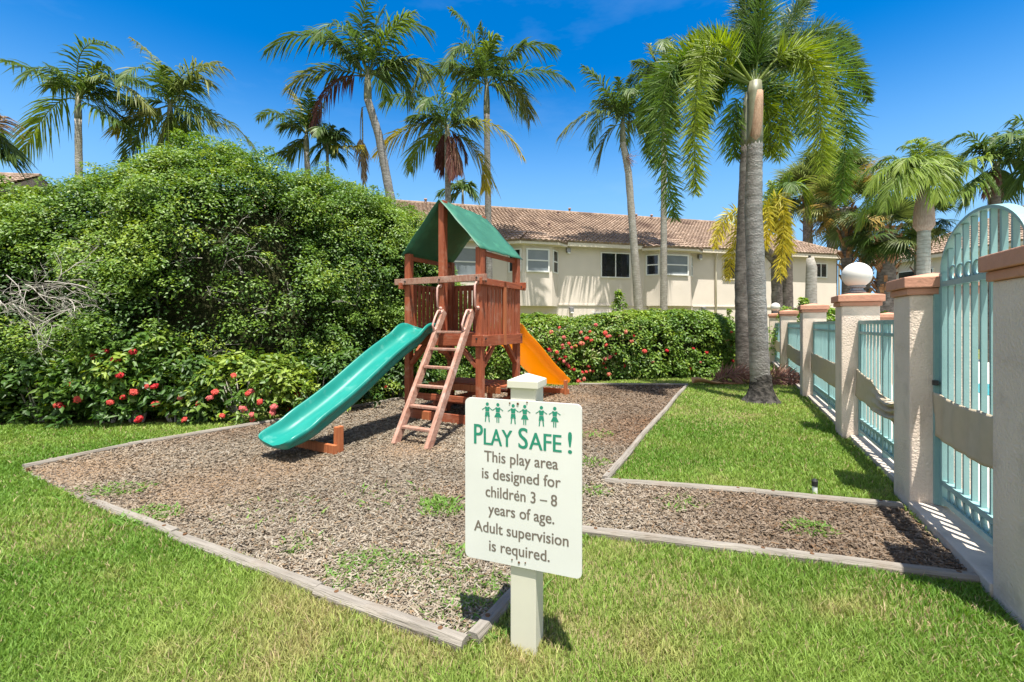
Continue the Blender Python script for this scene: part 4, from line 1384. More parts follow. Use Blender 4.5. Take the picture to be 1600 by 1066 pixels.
# coconut-like palms far right
_t = W(1550, 480, 15)
palm("palm_tree", "palm with ragged dark hanging skirt above the gate arch at upper right", c4((1085, 330))[0], 15, FR(c4, [
    (960, 190, 835, 240, 'd'), (1010, 290, 900, 370, 'l'), (960, 440, 855, 490, 'g'), (1140, 230, 1180, 100, 'd'), (1150, 300, 1230, 350, 'd'), (1010, 240, 920, 300, 'g'), (1080, 240, 1090, 170, 'd'), (1080, 420, 1080, 520, 'b', .1), (1060, 400, 1040, 470, 'b', -.2), (1110, 400, 1120, 480, 'd', .2), (1000, 400, 930, 520, 'l'), (1160, 250, 1240, 270, 'd')]),
     base=(_t.x, _t.y), group=GP, seed=25, lmax=0.55, nleaf=46, wid=0.02, extra=2, extra_len=1.8, trunk_r=(0.15, 0.12), tmat='trunk_dark')
_t = W(1640, 480, 14)
palm("palm_tree", "palm cut off by the right picture edge, dark fronds reaching in", (1640, 240), 14, [((1600, 210), (1560, 215), 'd'), ((1600, 190), (1575, 195), 'd'), ((1610, 250), (1585, 300), 'd'), ((1600, 235), (1570, 255), 'd'), ((1660, 200), (1690, 220), 'd'), ((1640, 190), (1640, 160), 'd'), ((1670, 240), (1700, 300), 'd')],
     base=(_t.x, _t.y), group=GP, seed=26, lmax=0.6, nleaf=40, wid=0.02, extra=2, extra_len=1.8, trunk_r=(0.15, 0.12))


def fan_leaf_mesh(seed, tint, r=0.8, nseg=34):
    rg = np.random.default_rng(seed)
    n = nseg
    a = np.linspace(-2.0, 2.0, n)
    D = np.stack([np.cos(a), np.sin(a), 0.12 * np.cos(a * 3)], 1)
    D = nrm(D)
    up = np.array([0, 0, 1.0])
    Wv = np.cross(D, up + 0 * D)
    L_ = r * (0.85 + 0.25 * rg.random(n)) * (1 - 0.06 * a ** 2)
    P = np.zeros((n, 3)); P[:, 0] = 0.75
    rows = []
    for k, w_, dr in ((0.02, 0.25, 0), (0.45, 1.0, 0.03), (0.75, 0.6, 0.14), (1.0, 0.0, 0.42)):
        c_ = P + D * (L_ * k)[:, None] - up * (L_ * dr * (0.6 + 0.8 * rg.random(n)))[:, None]
        rows += [c_ - Wv * 0.024 * w_, c_ + Wv * 0.024 * w_] if w_ > 0 else [c_]
    V = np.stack(rows, 1).reshape(-1, 3)
    o = np.arange(n)[:, None] * 7
    T = np.concatenate([o + [0, 1, 3], o + [0, 3, 2], o + [2, 3, 5], o + [2, 5, 4], o + [4, 5, 6]], 1).reshape(-1, 3)
    C = np.repeat(np.array(tint) * (0.75 + 0.5 * rg.random((n, 1))), 7, axis=0)
    mb = MB().tube([(0, 0, 0), (0.4, 0, 0.03), (0.78, 0, 0)], [0.02, 0.014, 0.01], 5, caps=False)
    tv = np.array([tuple(v) for v in mb.v]); qf = np.array(mb.f)
    T = np.concatenate([T, qf[:, [0, 1, 2]] + len(V), qf[:, [0, 2, 3]] + len(V)])
    V = np.concatenate([V, tv]); C = np.concatenate([C, np.tile((0.14, 0.15, 0.05), (len(tv), 1))])
    ob = mesh_np("fan_leaf", V, T, C, M['frond'])
    me = ob.data
    bpy.data.objects.remove(ob)
    return me


def fan_palm(label, crown, d, base_u, scale, nleaf, tints, seed, boots=True, trunk_r=0.2, group="cabbage palms behind the fence"):
    C0 = W(crown[0], crown[1], d)
    b = W(base_u, 480, d)
    root = empty("fan_palm", (b.x, b.y, 0))
    tag(root, label, "palm tree", group)
    top = C0 - root.location
    pts = [Vector((0, 0, 0)).lerp(top, i / 14) for i in range(15)]
    rg = np.random.default_rng(seed)
    MB().tube(pts, [trunk_r * (1.1 - 0.2 * i / 14) * (1 + rg.normal() * 0.03) for i in range(15)], 12).build("trunk", M['trunk_dark'], root, smooth=True)
    if boots:
        mb = MB()
        for q in range(70):
            h = rg.uniform(0.5, 1.0)
            a = q * 2.4
            p = Vector((0, 0, 0)).lerp(top, h)
            o = Vector((math.cos(a), math.sin(a), 0))
            mb.bar(p + o * trunk_r * 0.8, p + o * trunk_r * 1.55 + Vector((0, 0, 0.26)), 0.10, 0.03, up=o)
        mb.build("leaf_boots", M['boots'], root)
    meshes = [fan_leaf_mesh(seed * 10 + i, t) for i, t in enumerate(tints)]
    for q in range(nleaf):
        o = bpy.data.objects.new("fan_leaf", meshes[q % len(meshes)])
        COL.objects.link(o)
        o.parent = root
        o.location = top + Vector((0, 0, rg.uniform(-0.1, 0.15)))
        az = q * 2.399 + rg.normal() * 0.2
        el = math.radians(rg.uniform(-55, 75))
        o.rotation_euler = (rg.normal() * 0.3, -el, az)
        s = scale * rg.uniform(0.8, 1.15)
        o.scale = (s, s, s)
    return root


TG = [(0.11, 0.155, 0.04), (0.15, 0.19, 0.06), (0.19, 0.22, 0.08), (0.08, 0.12, 0.03)]
TY = [(0.14, 0.18, 0.04), (0.22, 0.23, 0.06), (0.32, 0.23, 0.06), (0.10, 0.15, 0.035)]
TD = [(0.04, 0.08, 0.015), (0.06, 0.11, 0.02), (0.03, 0.06, 0.012), (0.09, 0.12, 0.03)]
fan_palm("full olive-green fan palm rising behind the house roof right of the foxtail trunks", (1262, 305), 30, 1262, 1.75, 52, TG, 61, trunk_r=0.3)
fan_palm("fan palm with yellowing lower leaves and rusty boots behind the globe lamp", (1322, 325), 17, 1327, 1.15, 36, TY, 62)
fan_palm("dark fan palm with crisscross boots trunk left of the queen palm", (1388, 362), 15.5, 1378, 0.95, 34, TD, 63, trunk_r=0.26)
fan_palm("deep green fan palm half hidden behind the queen palm trunk", (1440, 345), 17, 1436, 0.85, 26, TD + TG, 64, trunk_r=0.2)
fan_palm("shaded fan palm trunk with grey leaves right of the building corner", (1352, 370), 20, 1352, 0.95, 30, TD + TG[:2], 65)
fan_palm("olive fan palm whose crown fills the gap between globe lamp and foxtail", (1300, 275), 29, 1300, 1.6, 46, TG + TY[:1], 66, trunk_r=0.28)

# fallen fronds
p_ = G(1105, 603)
ro = empty("fallen_palm_sheath", (p_.x, p_.y, 0.0))
tag(ro, "curled orange-brown fallen palm sheath lying on the right lawn", "palm debris")
vs, fs = [], []
for i in range(7):
    for j in range(7):
        x = -0.3 + 0.1 * i; t = (j - 3) / 3
        wv = 0.15 * (1 - abs(i - 2) / 6)
        vs.append((x, t * wv, 0.05 + 0.11 * t * t * (1 - i / 8) + 0.02 * math.sin(i) + (0.012 if False else 0)))
for i in range(6):
    for j in range(6):
        fs.append((i * 7 + j, i * 7 + j + 1, (i + 1) * 7 + j + 1, (i + 1) * 7 + j))
so = MB().add(vs, fs).build("sheath", M['deadwood'], ro, smooth=True)
md = so.modifiers.new("thick", 'SOLIDIFY'); md.thickness = 0.012
MB().tube([(0.25, 0, 0.06), (0.5, 0.05, 0.04), (0.8, 0.12, 0.03)], [0.025, 0.02, 0.012], 6).build("stalk", M['boots'], ro)
rg_ = np.random.default_rng(77)
for k_, (u, v, ln, lab) in enumerate(((1150, 600, 0.9, "dry reddish frond heap at the foot of the two foxtail palms"), (1222, 602, 0.8, "dry pinkish frond heap on the lawn against the far fence pillars"))):
    g = G(u, v)
    ro = empty("fallen_frond", (g.x, g.y, 0))
    tag(ro, lab, "palm debris", "dead fronds on the lawn")
    for q in range(5):
        a = rg_.uniform(-0.5, 0.5) + (0 if k_ else 0.2)
        b0 = Vector((-ln * .6, rg_.uniform(-.2, .25), 0.05)); t0 = Vector((ln * .6, rg_.uniform(-.2, .3), 0.08)); m0 = Vector((0, rg_.uniform(-.1, .2), rg_.uniform(0.12, 0.26)))
        V, T, C = frond_arrays(b0, m0, t0, 0.3, 55, 0.008, 0.15, (0.24, 0.125, 0.09), (0.32, 0.18, 0.135), rg_, True, start=0.05)
        V[:, 2] = np.maximum(V[:, 2], 0.015)
        mesh_np("dry_frond", V, T, C, M['frond'], ro)

# ------------------------------------------------------------------ buildings
def tile_slope(mb_v, mb_f, p_fn, length_fn, ncourse, pitch=0.21):
    """corrugated clay tiles; p_fn(s, t) -> point, normal; t 0..1 from eave to ridge"""
    for c in range(ncourse):
        rows = []
        for tt, lift in ((c / ncourse, 0.045), ((c + 1) / ncourse, 0.0)):
            s0, s1 = length_fn((c + 0.5) / ncourse)
            n = max(2, int((s1 - s0) / pitch * 6))
            row = []
            for i in range(n + 1):
                s = s0 + (s1 - s0) * i / n
                p, nn = p_fn(s, tt)
                wv = abs(math.sin(math.pi * s / pitch)) ** 0.8 * 0.06
                row.append(p + nn * (wv + lift))
            rows.append(row)
        n = len(rows[0])
        base = len(mb_v)
        front = []
        mb_v += [tuple(p) for p in rows[0]] + [tuple(p) for p in rows[1]]
        for i in range(n - 1):
            mb_f.append((base + i, base + i + 1, base + n + i + 1, base + n + i))
        # lip under the course
        base2 = len(mb_v)
        for i, p in enumerate(rows[0]):
            s0, s1 = length_fn((c + 0.5) / ncourse)
            q, nn = p_fn(s0 + (s1 - s0) * i / (n - 1), c / ncourse)
            mb_v.append(tuple(q - nn * 0.02))
        for i in range(n - 1):
            mb_f.append((base2 + i, base2 + i + 1, base + i + 1, base + i))


def roof_mesh(name, x0, x1, y0, y1, ze, zr, hip0, hip1, parent, ncourse=16):
    """local frame, ridge along x at mid y"""
    ym = (y0 + y1) / 2
    vs, fs = [], []
    sl = Vector((0, ym - y0, zr - ze)); nf = Vector((0, -(zr - ze), ym - y0)).normalized()
    tile_slope(vs, fs, lambda s, t: (Vector((s, y0 + (ym - y0) * t, ze + (zr - ze) * t)), nf), lambda t: (x0 + hip0 * t, x1 - hip1 * t), ncourse)
    nb = Vector((0, (zr - ze), ym - y0)).normalized()
    tile_slope(vs, fs, lambda s, t: (Vector((s, y1 - (y1 - ym) * t, ze + (zr - ze) * t)), nb), lambda t: (x0 + hip0 * t, x1 - hip1 * t), 6, 0.54)
    for (xe, hp, sg) in ((x0, hip0, -1), (x1, hip1, 1)):
        if hp > 0.5:
            nn = Vector((sg * (zr - ze), 0, hp)).normalized()
            tile_slope(vs, fs, lambda s, t: (Vector((xe - sg * hp * t, s, ze + (zr - ze) * t)), nn), lambda t: (y0 + (ym - y0) * t, y1 - (y1 - ym) * t), ncourse)
        else:
            b = len(vs)
            vs += [(xe, y0 + .4, ze), (xe, y1 - .4, ze), (xe, ym, zr)]
            fs.append((b, b + 1, b + 2))
    o = MB().add(vs, fs).build(name, M['tile'], parent)
    # ridge and hip caps
    cap = MB()
    def caps(a, b):
        a, b = Vector(a), Vector(b)
        n = int((b - a).length / 0.38)
        for i in range(n):
            p, q = a.lerp(b, i / n), a.lerp(b, (i + 1.12) / n)
            cap.tube([p + Vector((0, 0, 0.03)), q + Vector((0, 0, 0.055))], [0.12, 0.10], 8)
    caps((x0 + hip0, ym, zr), (x1 - hip1, ym, zr))
    if hip1 > .5: caps((x1, y0, ze), (x1 - hip1, ym, zr))
    if hip0 > .5: caps((x0, y0, ze), (x0 + hip0, ym, zr))
    cap.build("ridge_tiles", M['tile'], o)
    return o


def window(parent, x0, x1, z0, z1, y, panes, glass='glass', frame='white', sash=False, fw=0.055, rev=0.0):
    """window on a wall facing -y at depth y (local)"""
    mb = MB()
    d = 0.09
    yc = y - 0.02
    mb.span((x0, yc - d / 2, z0), (x0 + fw, yc + d / 2, z1)); mb.span((x1 - fw, yc - d / 2, z0), (x1, yc + d / 2, z1))
    mb.span((x0 + fw, yc - d / 2, z0), (x1 - fw, yc + d / 2, z0 + fw)); mb.span((x0 + fw, yc - d / 2, z1 - fw), (x1 - fw, yc + d / 2, z1))
    for i in range(1, panes):
        xm = x0 + (x1 - x0) * i / panes
        mb.span((xm - fw * .45, yc - d / 2 + .01, z0 + fw), (xm + fw * .45, yc + d / 2, z1 - fw))
    if sash:
        zm = (z0 + z1) / 2
        mb.span((x0 + fw, yc - d / 2 + .006, zm - .03), (x1 - fw, yc + d / 2, zm + .03))
    w = mb.build("window", M[frame], parent)
    MB().span((x0 + fw * .5, y - 0.035, z0 + fw * .5), (x1 - fw * .5, y - 0.012, z1 - fw * .5)).build("glass", M[glass], w)
    return w


def main_building():
    ang = math.radians(14.48)
    O = Vector((2.13, 21.7, 0))
    e = Vector((math.cos(ang), math.sin(ang), 0)); yb_ = Vector((-math.sin(ang), math.cos(ang), 0))
    root = empty("townhouse_building", O, ang)
    tag(root, "long cream two-storey townhouse block with clay tile roof behind the hedge", "building")

    def fs_(u, y=0.0):
        k = (u - 800) / F
        ox, oy = O.x + yb_.x * y, O.y + yb_.y * y
        return (k * oy - ox) / (e.x - k * e.y)

    def fz(u, v, y=0.0):
        s = fs_(u, y)
        d = O.y + yb_.y * y + e.y * s
        return H - (v - HZ) / F * d
    X0, X1, D, ZE = -14.5, 17.25, 9.0, 5.35
    MB().span((X0, 0, 0), (X1, D, ZE)).build("wall", M['wall'], root)
    roof_mesh("roof", X0 - .3, X1 + .45, -0.42, D + .42, 5.22, 7.85, 0.0, 4.7, root, 21)
    mb = MB()
    mb.span((X0, -0.40, 5.02), (X1 + .42, -0.34, 5.20))
    mb.span((X0, -0.34, 5.10), (X1 + .40, -0.002, 5.16))
    mb.span((X1 + .36, -0.34, 5.02), (X1 + .42, D, 5.20))
    mb.build("fascia", M['trim'], root)
    zb = fz(970, 477)
    # belt course between the bays
    # bays
    bays = [(706, 748, 385, 432, 2.0), (822, 858, 388, 425, 0.5), (1037, 1075, 397, 430, 0.5)]
    edges = []
    for (ua, ub, va, vb, _q) in bays:
        y = -0.55
        a, b = fs_(ua, y), fs_(ub, y)
        zt, zb0 = fz(ua, va, y), fz(ua, vb, y)
        m = 0.42
        poly = [(a - m * 0.35 - 0.62, -0.002), (a - m * 0.35, y), (b + m * 0.35, y), (b + m * 0.35 + 0.5, -0.002)]
        zb1 = fz((ua + ub) / 2, 478, y)
        bay = MB().prism(poly, zb1, 5.04).build("bay_window", M['wall'], root)
        # its own little tiled brow
        vs, fs = [], []
        ov = 0.38
        outer = [(poly[0][0] - ov * .9, -0.42), (poly[1][0] - ov * .6, y - ov), (poly[2][0] + ov * .6, y - ov), (poly[3][0] + ov * .9, -0.42)]
        inner = [(poly[0][0] + .5, 0.45), (poly[1][0] + .55, 0.45), (poly[2][0] - .55, 0.45), (poly[3][0] - .5, 0.45)]
        zt_ = 5.10
        for k in range(3):
            o0, o1 = Vector((*outer[k], zt_)), Vector((*outer[k + 1], zt_))
            i0, i1 = Vector((*inner[k], 5.76)), Vector((*inner[k + 1], 5.76))
            nn = (o1 - o0).cross(i0 - o0)
            if nn.length < 1e-6: nn = (o1 - o0).cross(i1 - o0)
            nn.normalize()
            if nn.z < 0: nn = -nn
            ln = (o1 - o0).length
            def pf(s, t, o0=o0, o1=o1, i0=i0, i1=i1, nn=nn, ln=ln):
                f = s / ln
                return (o0.lerp(o1, f)).lerp(i0.lerp(i1, f), t), nn
            tile_slope(vs, fs, pf, lambda t, ln=ln: (0.0, ln), 4, 0.27)
        MB().add(vs, fs).build("bay_roof", M['tile'], bay)
        MB().prism([(p[0] * 1.0, p[1] + .05) for p in outer], 4.96, 5.08).build("bay_fascia", M['trim'], bay)
        window(bay, a, b, zb0, zt, y - .01, 1, 'blind', 'white', sash=True, fw=0.07)
        # side lights on the angled cheeks
        for (p0, p1) in ((poly[0], poly[1]), (poly[2], poly[3])):
            q0, q1 = Vector((*p0, 0)), Vector((*p1, 0))
            dv = (q1 - q0)
            nn = Vector((dv.y, -dv.x, 0)).normalized()
            A, B = q0.lerp(q1, 0.14) + nn * 0.012, q0.lerp(q1, 0.86) + nn * 0.012
            fm = MB()
            for z in (zb0 + .03, (zb0 + zt) / 2, zt - .03):
                fm.bar(A + Vector((0, 0, z)), B + Vector((0, 0, z)), 0.05, 0.06)
            for q in (A, B):
                fm.bar(q + Vector((0, 0, zb0)), q + Vector((0, 0, zt)), 0.065, 0.065, up=nn)
            wo = fm.build("side_window", M['white'], bay)
            MB().bar(A + nn * .004 + Vector((0, 0, (zb0 + zt) / 2)), B + nn * .004 + Vector((0, 0, (zb0 + zt) / 2)), 0.02, (zt - zb0) - .06).build("glass", M['glass'], wo)
        edges.append((poly[0][0], poly[3][0]))
    cur = X0
    for (a, b) in edges + [(X1, X1)]:
        if a - cur > 0.2: MB().span((cur + .01, -0.045, zb - .05), (a - .01, -0.001, zb + .03)).build("belt_course", M['wall'], root, bevel=0.01)
        cur = b
    # plain windows: (u0,u1,v0,v1,panes)
    for (u0, u1, v0, v1, pn, gl) in ((938, 984, 394, 434, 2, 'glass'), (1129, 1148, 404, 437, 1, 'glass'), (1210, 1217, 409, 437, 1, 'glass'), (1272, 1291, 411, 434, 2, 'glass'),
                                     (815, 857, 491, 530, 2, 'glass'), (925, 962, 488, 530, 2, 'blind'), (1030, 1062, 487, 530, 2, 'glass'), (600, 640, 380, 425, 2, 'glass')):
        window(root, fs_(u0), fs_(u1), fz(u0, v1), fz(u0, v0), -0.005, pn, gl, 'white' if pn > 1 else 'trim')
    # downspouts
    for u in (1013, 1117, 1309):
        s = fs_(u)
        MB().tube([(s - .12, -0.33, 5.05), (s, -0.1, 4.75), (s, -0.08, 4.4), (s, -0.08, 0.1)], 0.05, 8).build("downspout", M['trim'], root, smooth=True)
    # wall lamps
    for (u, v) in ((887, 391), (1092, 401), (892, 484), (1098, 483)):
        s, z = fs_(u), fz(u, v)
        l_ = MB().span((s - .1, -0.16, z - .12), (s + .1, -0.002, z + .1)).build("wall_lamp", M['metal'], root, bevel=0.02)
        MB().span((s - .07, -0.2, z - .19), (s + .07, -0.05, z - .125)).build("lamp_glass", M['white'], l_, bevel=0.02)
    # roof vents
    for (u, v) in ((665, 318), (872, 337), (890, 332), (994, 341), (1018, 342), (858, 355)):
        for t in np.linspace(0.1, 1, 40):
            y = -0.42 + 4.92 * t
            s = fs_(u, y); z = 5.22 + 2.63 * t
            d = O.y + yb_.y * y + e.y * s
            if HZ - (z + .1 - H) / d * F <= v or t == 1:
                vm = MB().tube([(s, y, z - .05), (s, y, z + .28)], 0.06, 8)
                vm.tube([(s, y, z + .26), (s, y, z + .34)], [0.09, 0.08], 8)
                vm.build("roof_vent", M['boots_pale'], root, smooth=True)
                break


main_building()


def side_building(name, label, loc, ang, X0, X1, D, wins, ze=5.22, zr=7.85, hips=(0, 4.5)):
    root = empty(name, loc, ang)
    tag(root, label, "building")
    MB().span((X0, 0, 0), (X1, D, ze + .13)).build("wall", M['wall'], root)
    roof_mesh("roof", X0 - .45, X1 + .45, -0.42, D + .42, ze, zr, hips[0], hips[1], root, 15)
    mb = MB()
    mb.span((X0 - .42, -0.40, ze - .2), (X1 + .42, -0.34, ze - .02))
    mb.span((X0, -0.34, ze - .12), (X1, -0.002, ze - .06))
    mb.build("fascia", M['trim'], root)
    for (a, b, z0, z1, pn) in wins:
        window(root, a, b, z0, z1, -0.005, pn)
    MB().tube([(X0 + 1.2, -0.08, ze - .4), (X0 + 1.2, -0.08, 0.1)], 0.05, 8).build("downspout", M['trim'], root, smooth=True)
    return root


# right building: facade looks towards -X, runs away from the camera
side_building("townhouse_building", "cream two-storey house with tile roof at far right beyond the gate arch", (23.9, 29.0, 0), math.radians(-86), 0, 20, 9.5,
              [(1.2, 3.4, 3.4, 4.5, 2), (5.5, 7.2, 3.4, 4.5, 2), (9.5, 11.5, 3.4, 4.5, 2), (1.2, 3.4, 0.9, 2.1, 2), (7, 9, 0.9, 2.1, 2), (14, 16, 3.4, 4.5, 2)], hips=(4.5, 4.5))
side_building("townhouse_building", "house mostly hidden by the big hedge, a corner of tile roof at left edge", (-33.2, 14.2, 0), math.radians(6), 0, 12.2, 9,
              [(2, 4, 3.4, 4.5, 2), (7, 9, 3.4, 4.5, 2)], hips=(0, 0))

# ------------------------------------------------------------------ pool fence
PW = 0.35
def make_pillar():
    root = empty("fence_pillar")
    MB().box((0, 0, 0.74), (PW, PW, 1.52)).build("shaft", M['stucco'], root, bevel=0.012)
    mb = MB()
    mb.box((0, 0, 1.523), (PW + 0.034, PW + 0.034, 0.046))
    c = mb.build("cap", M['cap'], root, bevel=0.008)
    a = (PW + 0.075) / 2
    vs = [(-a, -a, 1.548), (a, -a, 1.548), (a, a, 1.548), (-a, a, 1.548), (-a, -a, 1.622), (a, -a, 1.622), (a, a, 1.622), (-a, a, 1.622), (0, 0, 1.665)]
    MB().add(vs, [(3, 2, 1, 0), (0, 1, 5, 4), (1, 2, 6, 5), (2, 3, 7, 6), (3, 0, 4, 7), (4, 5, 8), (5, 6, 8), (6, 7, 8), (7, 4, 8)]).build("cap_top", M['cap'], c, bevel=0.006)
    return root


pl = make_pillar()
PILS = [(-1.46, "stucco pillar with terracotta cap cut off by the right picture edge, nearest of all"),
        (0.0, "tall stucco gate pillar left of the arched teal gate, no lamp on top"),
        (2.182, "stucco pillar carrying the larger nearby white globe lamp"),
        (5.336, "stucco pillar with plain cap just beyond the large globe lamp pillar"),
        (9.35, "distant stucco pillar with plain cap between two teal panels by dry fronds"),
        (13.2, "farthest stucco pillar in the row, small globe lamp on its cap")]
for i, (s, lab) in enumerate(PILS):
    o = pl if i == 0 else copy_tree(pl)
    p = FP(s + PW / 2, PW / 2)
    o.location = p
    o.rotation_euler = (0, 0, FANG)
    tag(o, lab, "fence pillar", "stucco pillars of the pool fence")
o = copy_tree(pl)
p = W(1388, 500, 9.6)
o.location = (p.x, p.y, -0.12); o.rotation_euler = (0, 0, FANG)
tag(o, "low terracotta-capped pillar across the pool area, seen between two nearer pillars", "fence pillar", "stucco pillars of the pool fence")


def globe_lamp(s, label):
    p = FP(s + PW / 2, PW / 2, 1.655)
    root = empty("globe_lamp", p)
    tag(root, label, "lamp", "globe lamps on pillars")
    MB().lathe([(0.0, 0.0), (0.085, 0.0), (0.085, 0.018), (0.065, 0.03), (0.06, 0.055), (0.085, 0.065), (0.085, 0.08), (0.0, 0.08)], 20).build("base", M['metal'], root, smooth=False)
    r = 0.145
    prof = [(0.001 + r * math.sin(math.pi * i / 20), 0.06 + r - r * math.cos(math.pi * i / 20)) for i in range(21)]
    MB().lathe(prof, 32).build("globe", M['globe'], root, smooth=True)


globe_lamp(2.182, "large white globe lamp on the third pillar from the right")
globe_lamp(13.2, "small distant white globe lamp at the far end of the fence")

CO = PW / 2       # fence centre line


def ring(mb, c, r, t, axis):
    pts = []
    vs, fs = [], []
    n, k = 14, 5
    for i in range(n):
        a = 2 * math.pi * i / n
        cen = Vector(c) + axis * (r * math.cos(a)) + Vector((0, 0, r * math.sin(a)))
        rad = (cen - Vector(c)).normalized()
        bi = rad.cross(axis.cross(Vector((0, 0, 1)))).normalized()
        nx = axis.cross(Vector((0, 0, 1)))
        for j in range(k):
            b = 2 * math.pi * j / k
            vs.append(cen + rad * (t * math.cos(b)) + nx * (t * 1.6 * math.sin(b)))
    for i in range(n):
        for j in range(k):
            fs.append((i * k + j, i * k + (j + 1) % k, ((i + 1) % n) * k + (j + 1) % k, ((i + 1) % n) * k + j))
    mb.add(vs, fs)


def fence_panel(s0, s1, label, pitch=0.115):
    c = FP((s0 + s1) / 2, CO)
    root = empty("fence_panel", c)
    tag(root, label, "fence panel", "teal picket panels of the pool fence")
    def q(s, z, off=0.0): return FP(s, CO + off, z) - c
    up = Vector((0, 0, 1))
    for (z, h) in ((1.315, 0.04), (1.20, 0.03), (0.235, 0.03), (0.115, 0.03)):
        MB().bar(q(s0, z), q(s1, z), 0.04, h).build("rail", M['teal'], root)
    n = int((s1 - s0) / pitch)
    for i in range(n):
        s = s0 + (s1 - s0) * (i + 0.5) / n
        MB().bar(q(s, 0.09), q(s, 1.297), 0.018, 0.018, up=fr).build("picket", M['teal'], root)
    sm = (s0 + s1) / 2
    for s in (s0 + .025, sm, s1 - .025):
        MB().bar(q(s, 0.03), q(s, 1.335), 0.045, 0.045, up=fr).build("post", M['teal'], root)
    for i in range(n - 1):
        mb = MB()
        s = s0 + (s1 - s0) * (i + 1.0) / n
        ring(mb, q(s, 0.175), 0.04, 0.007, fu)
        mb.build("ring", M['teal'], root, smooth=True)
    return root


GPN = [(0.35, 2.182, "teal picket panel between gate pillar and globe lamp pillar, fabric twisted"),
       (2.532, 5.336, "teal picket panel just beyond the large globe lamp pillar"),
       (5.686, 9.35, "teal picket panel third along from the gate, partly behind palm debris"),
       (9.70, 13.2, "farthest teal picket panel, next to the small globe lamp pillar")]
for (a, b, lab) in GPN: fence_panel(a, b, lab)


def fabric(s0, s1, z0, z1, label, sag=0.05, twist=0.0, seed=0):
    rg = np.random.default_rng(seed)
    c = FP((s0 + s1) / 2, CO - 0.045)
    n, m = 46, 13
    vs, fs = [], []
    ph = rg.random(6) * 6
    for i in range(n + 1):
        t = i / n
        s = s0 + (s1 - s0) * t
        tw = twist * math.exp(-((t - 0.28) / 0.26) ** 2)
        for j in range(m + 1):
            k = j / m
            z = z0 + (z1 - z0) * k
            z += -sag * math.sin(math.pi * t) + 0.003 * math.sin(t * 9 + ph[0]) + 0.004 * math.sin(t * 23 + ph[1]) * (k - 0.5)
            z = z * (1 - tw * 0.35) + ((z0 + z1) / 2 - sag * 0.9) * tw * 0.35
            z -= tw * 0.05
            off = 0.006 * math.sin(t * 17 + k * 3 + ph[2]) + 0.004 * math.sin(t * 41 + ph[3]) - tw * (0.028 * math.sin(k * 19 + t * 14) + 0.02)
            vs.append(FP(s, CO - 0.045 + off, z) - c)
    for i in range(n):
        for j in range(m):
            a = i * (m + 1) + j
            fs.append((a, a + 1, a + m + 2, a + m + 1))
    o = MB().add(vs, fs).build("fabric_strip", M['tan'], smooth=True, loc=c)
    md = o.modifiers.new("thick", 'SOLIDIFY'); md.thickness = 0.004
    tag(o, label, "fabric strip", "tan fabric strips tied to the fence")


fabric(0.36, 2.17, 0.50, 0.80, "crumpled tan fabric strip, bunched and torn, on the panel left of gate pillar", 0.05, 1.3, 1)
fabric(2.54, 5.32, 0.46, 0.80, "tan fabric strip with wavy top edge beyond the globe lamp pillar", 0.02, 0.10, 2)
fabric(5.70, 9.33, 0.46, 0.80, "tan fabric strip sagging on third panel behind the palm debris", 0.04, 0.2, 3)
fabric(9.72, 13.18, 0.48, 0.80, "small distant tan fabric strip on the farthest fence panel", 0.03, 0.1, 4)
fabric(-1.10, -0.015, 0.54, 0.83, "smooth flat tan fabric strip stretched across the arched gate", 0.02, 0.0, 5)


def gate():
    s0, s1 = -1.10, -0.012
    c = FP((s0 + s1) / 2, CO)
    root = empty("arched_gate", c)
    tag(root, "teal metal gate with arched top and twisted vertical bars between two pillars", "gate")
    def q(s, z, off=0.0): return FP(s, CO + off, z) - c
    sm, hw = (s0 + s1) / 2, (s1 - s0) / 2 - 0.03
    def ztop(s): return 1.62 + 0.335 * math.sqrt(max(0, 1 - ((s - sm) / hw) ** 2))
    for z, h in ((1.565, 0.035), (0.235, 0.035), (0.12, 0.035)):
        MB().bar(q(s0 + .03, z), q(s1 - .03, z), 0.05, h).build("rail", M['teal'], root)
    for s in (s0 + .03, s1 - .03):
        MB().bar(q(s, 0.08), q(s, 1.64), 0.05, 0.05, up=fr).build("stile", M['teal'], root)
    # arch: flat band
    vs, fs = [], []
    n = 32
    for i in range(n + 1):
        a = math.pi * i / n
        for (rs, rz, of) in ((1.0, 0.0, -.028), (1.0, 0.0, .028), (0.968, -0.018, .028), (0.968, -0.018, -.028)):
            vs.append(q(sm + hw * rs * math.cos(a), 1.63 + (0.33 + rz) * math.sin(a), of))
    for i in range(n):
        for j in range(4):
            fs.append((i * 4 + j, i * 4 + (j + 1) % 4, (i + 1) * 4 + (j + 1) % 4, (i + 1) * 4 + j))
    MB().add(vs, fs).build("arch", M['teal'], root)
    m = 9
    for i in range(m):
        s = s0 + .06 + (s1 - s0 - .12) * (i + 0.5) / m
        MB().bar(q(s, 0.10), q(s, ztop(s) - 0.015), 0.020, 0.026, up=fr).build("bar", M['teal'], root)
    for i in range(m - 1):
        s = s0 + .06 + (s1 - s0 - .12) * (i + 1.0) / m
        for (z, r) in ((1.63, 0.045), (0.178, 0.04)):
            rg = MB()
            ring(rg, q(s, z), r, 0.008, fu)
            rg.build("ring", M['teal'], root, smooth=True)
    # hinge post at the pillar, latch
    MB().bar(q(s1 + 0.0, 0.07, -.03), q(s1 + 0.0, 1.50, -.03), 0.03, 0.04, up=fr).build("hinge_post", M['teal'], root)
    MB().box(q(s1 - .03, 0.90, -.05), (0.03, 0.03, 0.035), FANG).build("latch", M['black'], root, bevel=0.005)


gate()

